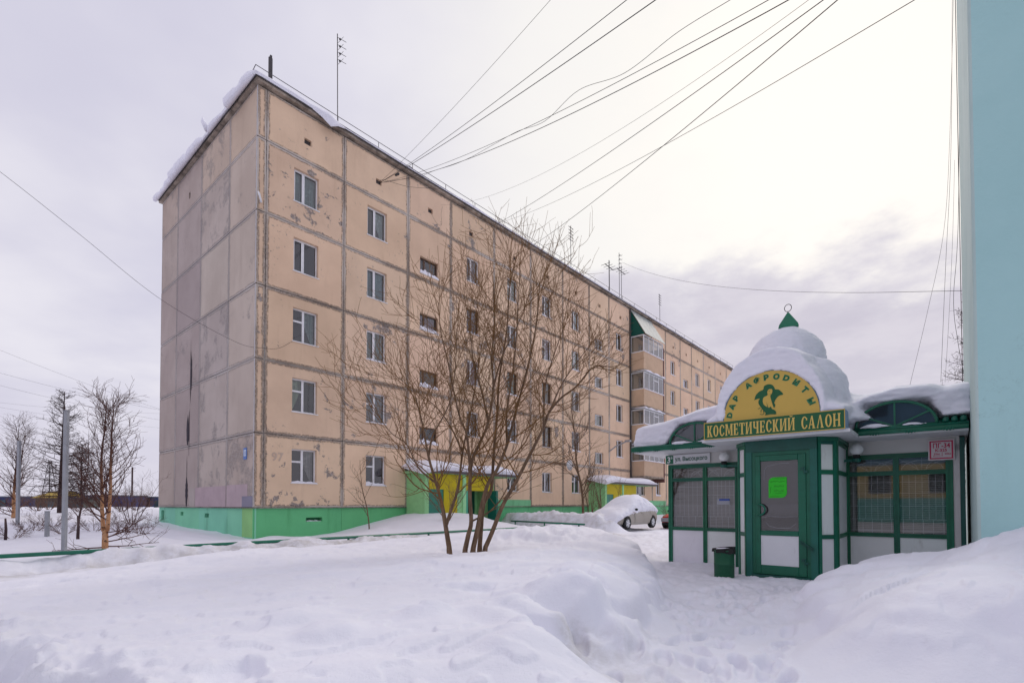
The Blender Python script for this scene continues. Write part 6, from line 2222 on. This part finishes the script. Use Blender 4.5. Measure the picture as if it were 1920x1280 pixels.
VENT = fac_pt(5.36, .05, 15.98)
V2 = fac_pt(8.42, .05, 15.98)
wires = [   # start point, two photo points the wire passes, sag
    (VENT, (760, 318), (1165, 0), .012, .25, 'first'), (VENT, (770, 312), (1220, 0), .015, .2, 'second'), (VENT, (780, 306), (1037, 0), .009, .2, 'third'),
    (VENT, (800, 310), (1405, 0), .010, .5, 'fourth'), (VENT, (870, 290), (1445, 0), .013, .6, 'fifth'), (fac_pt(11.4, .05, 15.98), (830, 378), (1478, 0), .012, .3, 'sixth'),
    (fac_pt(14.7, .05, 16.0), (940, 402), (1518, 0), .013, .3, 'seventh'), (fac_pt(13.0, .05, 17.3), (940, 388), (1700, 0), .009, .4, 'eighth'),
]
wl_ = ['cable of the vent bundle, second from the left at the top of the photo', 'darkest cable of the vent bundle, third from the left at the top', 'steepest thin cable, leftmost at the top of the photo',
       'fine cable of the vent bundle, fifth from the left at the top', 'sagging cable of the vent bundle, sixth from the left at the top', 'cable from the third vent rising across the sky to the right of the bundle',
       'dark cable from a vent behind the willow top', 'lowest long cable crossing the bright sky to the upper right']
for i, (a, p, q, r, sg, _) in enumerate(wires):
    e = ext(*p, *q, 1822 if i != 2 else 1500)
    if i == 2:
        b = at_d(*ext(*p, *q, 1180), 11.0)
    else:
        b = to_wall(1815 + i * .8, e[1] - (e[0] - 1815) * 0)
    cable('overhead_cable', wl_[i], span(a, b, sg), r, 'overhead cables')
b = to_wall(1818, -330)
cable('overhead_cable', 'loose wavy cable weaving across the bundle', span(VENT, b, .9, 16, .10, 4), .008, 'overhead cables')
cable('overhead_cable', 'very fine pale cable dipping below the bundle', span(fac_pt(9.0, .05, 16.6), to_wall(1812, -220), 1.0, 8, 0, 1), .006, 'overhead cables')
cable('overhead_cable', 'nearly level cable from the masts to the turquoise wall', span(fac_pt(27.1, .6, 20.0), to_wall(1803.5, 545), .75), .013, 'overhead cables')
cable('overhead_cable', 'black cable slung from the left photo edge to a third floor window',
      [at_fac(548, 640, .06), at_fac(524, 652, .14), at_fac(500, 653, .25), at_d(440, 640, 18.8), at_d(300, 560, 17.3), at_d(150, 440, 15.5), at_d(0, 322, 13.8), at_d(-140, 220, 12.2)], .013, 'overhead cables')
cable('overhead_cable', 'slack black cable hanging under the vent bundle', [VENT, VENT + np.array([.25, -.25, -.02]), fac_pt(6.4, .9, 15.95), fac_pt(8.0, 1.2, 16.5)], .012, 'overhead cables')
m = MB(); m.lathe([(.02, -.16), (.055, -.1), (.055, .1), (.02, .16)], 8); ci = m.obj('cable_splice', M_CABLE, None, loc=tuple(fac_pt(6.0, .5, 16.5)), rot=(0, R_(50), -YAW + R_(90)))
tag(ci, 'black splice bulb on the cable bundle near the vent', 'cable fitting')
cable('overhead_cable', 'looping cable tail below the third vent', [V2 + np.array([.0, 0, -.1]), fac_pt(8.6, .22, 15.45), fac_pt(8.95, .2, 15.5), fac_pt(9.0, .12, 16.1), fac_pt(9.1, .1, 16.55)], .01, 'overhead cables')
for i, (ya, yb, r) in enumerate([(653, 778, .03), (693, 772, .03), (716, 790, .03), (745, 770, .02), (755, 800, .02)]):
    a, b = at_d(-200, ya - (yb - ya) * .67, 75), at_d(420, yb + (yb - ya) * .2, 95)
    cable('power_line', ['uppermost far power line at left', 'second far power line at left', 'third far power line at left', 'fourth far power line at left', 'lowest far power line at left'][i], span(a, b, 1.2), r, 'far power lines')
# cables hanging down beside the turquoise wall
hang = [([(1789, -60), (1781, 250), (1770, 430), (1740, 580), (1706, 722)], .007, 'cable bowing leftwards away from the turquoise wall'), ([(1786, -60), (1783, 280), (1773, 500), (1764, 716)], .008, 'straight hanging cable left of the turquoise wall'),
        ([(1800, -60), (1797, 400), (1788, 560), (1796, 640), (1808, 704)], .010, 'dark cable hanging against the turquoise wall edge and curling to the kiosk roof'), ([(1790, 300), (1786, 450), (1779, 600), (1772, 716)], .006, 'finest hanging cable near the turquoise wall')]
for pts, r, lab in hang:
    cable('hanging_cable', lab, [at_d(x, y, 15.4) for x, y in pts], r, 'hanging cables')
cable('wall_cable', 'black cable running up the edge of the turquoise wall', [kio_pt(SB - .02, y_far + .02, z) for z in (2.5, 6, 10, 14, 17)], .012)


# ------------------------------------------------------------------ cars
def loft(sections, k):
    """sections: list of (x, [(y, z)...]) half profiles from the sill up to the centre line; mirrored"""
    m = MB()
    rings = []
    for x, pr in sections:
        full = [(x, y, z) for y, z in pr] + [(x, -y, z) for y, z in pr[::-1] if abs(y) > 1e-4]
        rings.append(full)
    n = len(rings[0])
    for r in rings: m.v += r
    for i in range(len(rings) - 1):
        for j in range(n - 1):
            a = i * n + j; m.f.append((a, a + 1, a + n + 1, a + n)); m.mi.append(0)
    m.f.append(tuple(range(n))[::-1]); m.mi.append(0); m.f.append(tuple((len(rings) - 1) * n + j for j in range(n))); m.mi.append(0)
    return m


def subsurf(o, lv=1):
    md = o.modifiers.new('subdivision', 'SUBSURF'); md.levels = lv; md.render_levels = lv


CARX = [(-2.2, .62, .62), (-2.05, .80, .72), (-1.6, .86, .82), (-.9, .88, .88), (-.35, .89, .92), (.5, .89, .93), (1.3, .88, .94), (1.8, .86, .95), (2.1, .80, .90), (2.25, .70, .78)]


def car(name, label, loc, rz, paint, groupless=True, snowy=True, front=False):
    root = empty(name, loc, rz); tag(root, label, 'car')
    # lower body: x forward is negative (nose at -2.2)
    secs = []
    for x, hw, zt in CARX:
        zb = .22 if abs(x) < 1.9 else .30
        secs.append((x, [(hw - .08, zb), (hw - .01, zb + .10), (hw, .50), (hw - .015, zt - .12), (hw - .06, zt - .02), (hw * .6, zt + .02), (0, zt + .04)]))
    m = loft(secs, 7)
    b = m.obj('body', M_CARP, root, smooth=True, color=paint); subsurf(b, 2)
    # greenhouse
    gs = []
    for x, hw, zt, zb in [(-.95, .74, .90, .86), (-.45, .72, 1.18, .9), (.0, .68, 1.40, .9), (.55, .67, 1.47, .9), (1.1, .66, 1.43, .9), (1.65, .64, 1.22, .92), (2.1, .62, .96, .92)]:
        gs.append((x, [(hw + .08, zb), (hw + .05, zb + (zt - zb) * .35), (hw, zb + (zt - zb) * .75), (hw - .12, zt - .01), (0, zt + .03)]))
    m = loft(gs, 5); g = m.obj('cabin', M_CARG if front else M_CARP, root, smooth=True, color=paint); subsurf(g, 2)
    # wheels
    for x in (-1.38, 1.38):
        for s in (-1, 1):
            w = empty('wheel', (x, s * .815, .31), 0, root)
            m = MB(); prof = [(.20, -.09), (.29, -.10), (.315, -.07), (.315, .07), (.29, .10), (.20, .09)]
            m.lathe(prof, 26); m.v = [(a, c, bb) for a, bb, c in m.v]; m.obj('tyre', M_BLACK, w, smooth=True)
            m = MB(); m.lathe([(.02, -.02), (.19, -.015), (.2, .0), (.2, .085)][::-1], 22); m.v = [(a, s * (c + .01) if s > 0 else -(c + .01), bb) for a, bb, c in m.v]; m.obj('rim', M_GALV, w, smooth=True)
            for k in range(5):
                t = 2 * math.pi * k / 5; m = MB(); m.bar((.03 * math.cos(t), s * .10, .03 * math.sin(t)), (.19 * math.cos(t), s * .10, .19 * math.sin(t)), .05, .02, up=(0, 1, 0)); m.obj('spoke', M_PVC if snowy else M_GALV, w)
            m = MB(); pts = [(x + .37 * math.cos(t), s * (.885 - .012), .31 + .37 * math.sin(t)) for t in np.linspace(-.15, math.pi + .15, 20)]
            ctr = (x, s * .87, .31)
            m.poly([(x + .36 * math.cos(t), s * .893, .31 + .36 * math.sin(t)) for t in np.linspace(-.35, math.pi + .35, 22)]); m.obj('wheel_arch', M_BLACK, root, fix=False)
    for s in (-1, 1):
        m = MB(); m.lathe([(.012, -.05), (.10, -.02), (.11, .03), (.06, .07)], 14); m.v = [(-2.02 + c * .9 - .02 * a, s * (.58 + a * 1.2), .68 + b_ * .7) for a, b_, c in m.v]
        m.obj('headlight', M_HEADL, root, smooth=True)
        m = MB(); m.lathe([(.02, -.06), (.075, -.04), (.085, .0), (.07, .05), (.01, .06)], 12); m.v = [(-.62 + c, s * (.97 + a), .98 + b_ * .75) for a, b_, c in m.v]; m.obj('mirror', M_BLACK, root, smooth=True)
        for xd in (-.62, .33):        # doors as slightly proud shells with handles
            m = MB(); x0, x1 = xd + .012, xd + .93
            yy = lambda z: s * (.897 if z < .7 else .887)
            prof = [(.30, .884), (.50, .900), (.72, .893), (.86, .868)]
            for (za, ya), (zb_, yb_) in zip(prof, prof[1:]):
                m.quad((x0, s * ya, za), (x1, s * ya, za), (x1, s * yb_, zb_), (x0, s * yb_, zb_))
            d = m.obj('door', M_CARP, root, smooth=True, color=paint)
            m = MB(); m.tube([(x1 - .24, s * .905, .80), (x1 - .20, s * .925, .805), (x1 - .10, s * .925, .805), (x1 - .06, s * .905, .80)], .015, 6); m.obj('handle', M_CARP, d, smooth=True, color=paint)
        m = MB(); m.bar((-.80, s * .905, .83), (-.70, s * .905, .84), .02, .03); m.obj('side_repeater', M_HEADL, root)
    m = MB(); m.box(-2.245, -2.19, -.5, .5, .52, .64); m.obj('grille', M_BLACK, root)
    m = MB(); m.box(-2.26, -2.2, -.62, .62, .26, .36); m.obj('lower_grille', M_BLACK, root)
    return root


M_CARP = tint_mat('car_paint', .4, .5, .06, 1.2, 0, .25)
M_CARG = simple('windscreen', (.06, .075, .075), .08, .6, .05)
M_HEADL = simple('lamp_lens', (.42, .27, .17), .25, .5, .3, 20)
c0 = fac_pt(15.8, 6.75, 0)
car('parked_car', 'silver beige hatchback buried under snow beside the ploughed bank', (c0[0], c0[1], gz(c0[0], c0[1]) - .12), math.pi / 2 - YAW, (.36, .325, .285))
c1 = fac_pt(20.95, 8.1, 0)
RC = car('parked_car', 'red car facing the camera behind the snow-covered silver car', (c1[0], c1[1], gz(c1[0], c1[1]) - .02), math.pi / 2 - YAW, (.50, .016, .012), snowy=False, front=True)
m = MB(); m.box(-2.275, -2.2, -.70, .70, .40, .62); m.obj('bumper', M_CARP, RC, bevel=.02, color=(.30, .29, .32))
m = MB(); m.tube([(-2.285, .11 * math.cos(t), .70 + .08 * math.sin(t)) for t in np.linspace(0, 2 * math.pi, 17)], .018, 5, cap=False); m.obj('emblem', M_GALV, RC)
m = MB(); m.box(-2.29, -2.276, -.26, .26, .44, .55); m.obj('number_plate', M_PVC, RC)
m = MB(); m.poly([(-1.75, -.05, .875), (-1.2, -.7, .90), (-1.0, -.55, .935), (-1.0, .3, .945), (-1.4, .35, .915)]); m.obj('bonnet_snow', M_SNOW, RC)


# thick snow over the silver car
def car_snow():
    secs = []
    prof = [(-2.75, .70, .25, .30), (-2.35, .86, .62, .45), (-2.0, .90, .86, .60), (-1.5, .92, 1.02, .72), (-1.05, .93, 1.10, .80), (-.6, .92, 1.36, .88), (-.2, .90, 1.60, .90), (.25, .88, 1.72, .92), (.7, .87, 1.74, .93), (1.15, .86, 1.68, .94), (1.6, .85, 1.48, .93), (2.0, .83, 1.20, .92), (2.28, .74, 1.0, .86), (2.36, .6, .8, .8)]
    rr = random.Random(4)
    for x, hw, zt, zb in prof:
        d = zt - zb
        secs.append((x, [(hw - .05, zb - .12), (hw + .015, zb + d * .12), (hw - .03, zb + d * .42), (hw - .12, zb + d * .72), (hw - .34, zb + d * .93), (hw * .35, zt + .01), (0, zt + .02)]))
    m = loft(secs, 7)
    me = m.mesh('car_snow', M_SNOW, smooth=True)
    ob = inst('tmp', me); subsurf(ob, 3)
    dg = bpy.context.evaluated_depsgraph_get(); me2 = bpy.data.meshes.new_from_object(ob.evaluated_get(dg)); bpy.data.objects.remove(ob)
    n = len(me2.vertices); co = np.empty(n * 3, np.float32); me2.vertices.foreach_get('co', co); co = co.reshape(-1, 3)
    no = np.empty(n * 3, np.float32); me2.vertices.foreach_get('normal', no); no = no.reshape(-1, 3)
    d = .05 * fbm(co[:, 0] * 1.1, co[:, 1] * 1.4 + co[:, 2], 4) + .05 * fbm(co[:, 0] * 4, co[:, 2] * 4, 3) * (np.abs(no[:, 2]) < .75)
    me2.vertices.foreach_set('co', (co + no * d[:, None]).ravel().astype(np.float32)); me2.name = 'car_snow'
    me2.polygons.foreach_set('use_smooth', [True] * len(me2.polygons))
    o = inst('car_snow', me2, None, (c0[0], c0[1], gz(c0[0], c0[1]) - .12), (0, 0, math.pi / 2 - YAW))
    tag(o, 'thick snow blanket lying over the parked silver car', 'snow')


car_snow()


# ------------------------------------------------------------------ house across the street (it shows in the kiosk's window panes)
HO = empty('yellow_house', tuple(kio_pt(-2.3, -36, 0)), -YAW)
tag(HO, 'yellow and teal block across the street, seen only mirrored in the kiosk windows', 'apartment building')
m = MB(); m.box(0, 34, -10, 0, -.3, 4.3); m.obj('wall', M_TINT, HO, fix=False, color=(.50, .37, .15))
m = MB(); m.box(0, 34, -10, 0, 4.3, 9.5); m.obj('upper_wall', M_TINT, HO, fix=False, color=(.10, .21, .33))
m = MB(); m.box(-.05, 34.05, .003, .03, -.3, 1.8); m.obj('painted_band', M_TINT, HO, fix=False, color=(.06, .33, .30))
m = MB(); m.box(-.3, 34.3, -10.3, .3, 9.5, 9.8); m.obj('roof', M_SNOW, HO, fix=False)
wm = MB(); wm.box(0, 1.4, .01, .05, 0, 1.5); wme = wm.mesh('window', M_DARK, fix=False)
for i in range(9):
    for k in range(3): inst('window', wme, HO, (2.6 + i * 3.6, 0.03, 2.2 + k * 2.8))
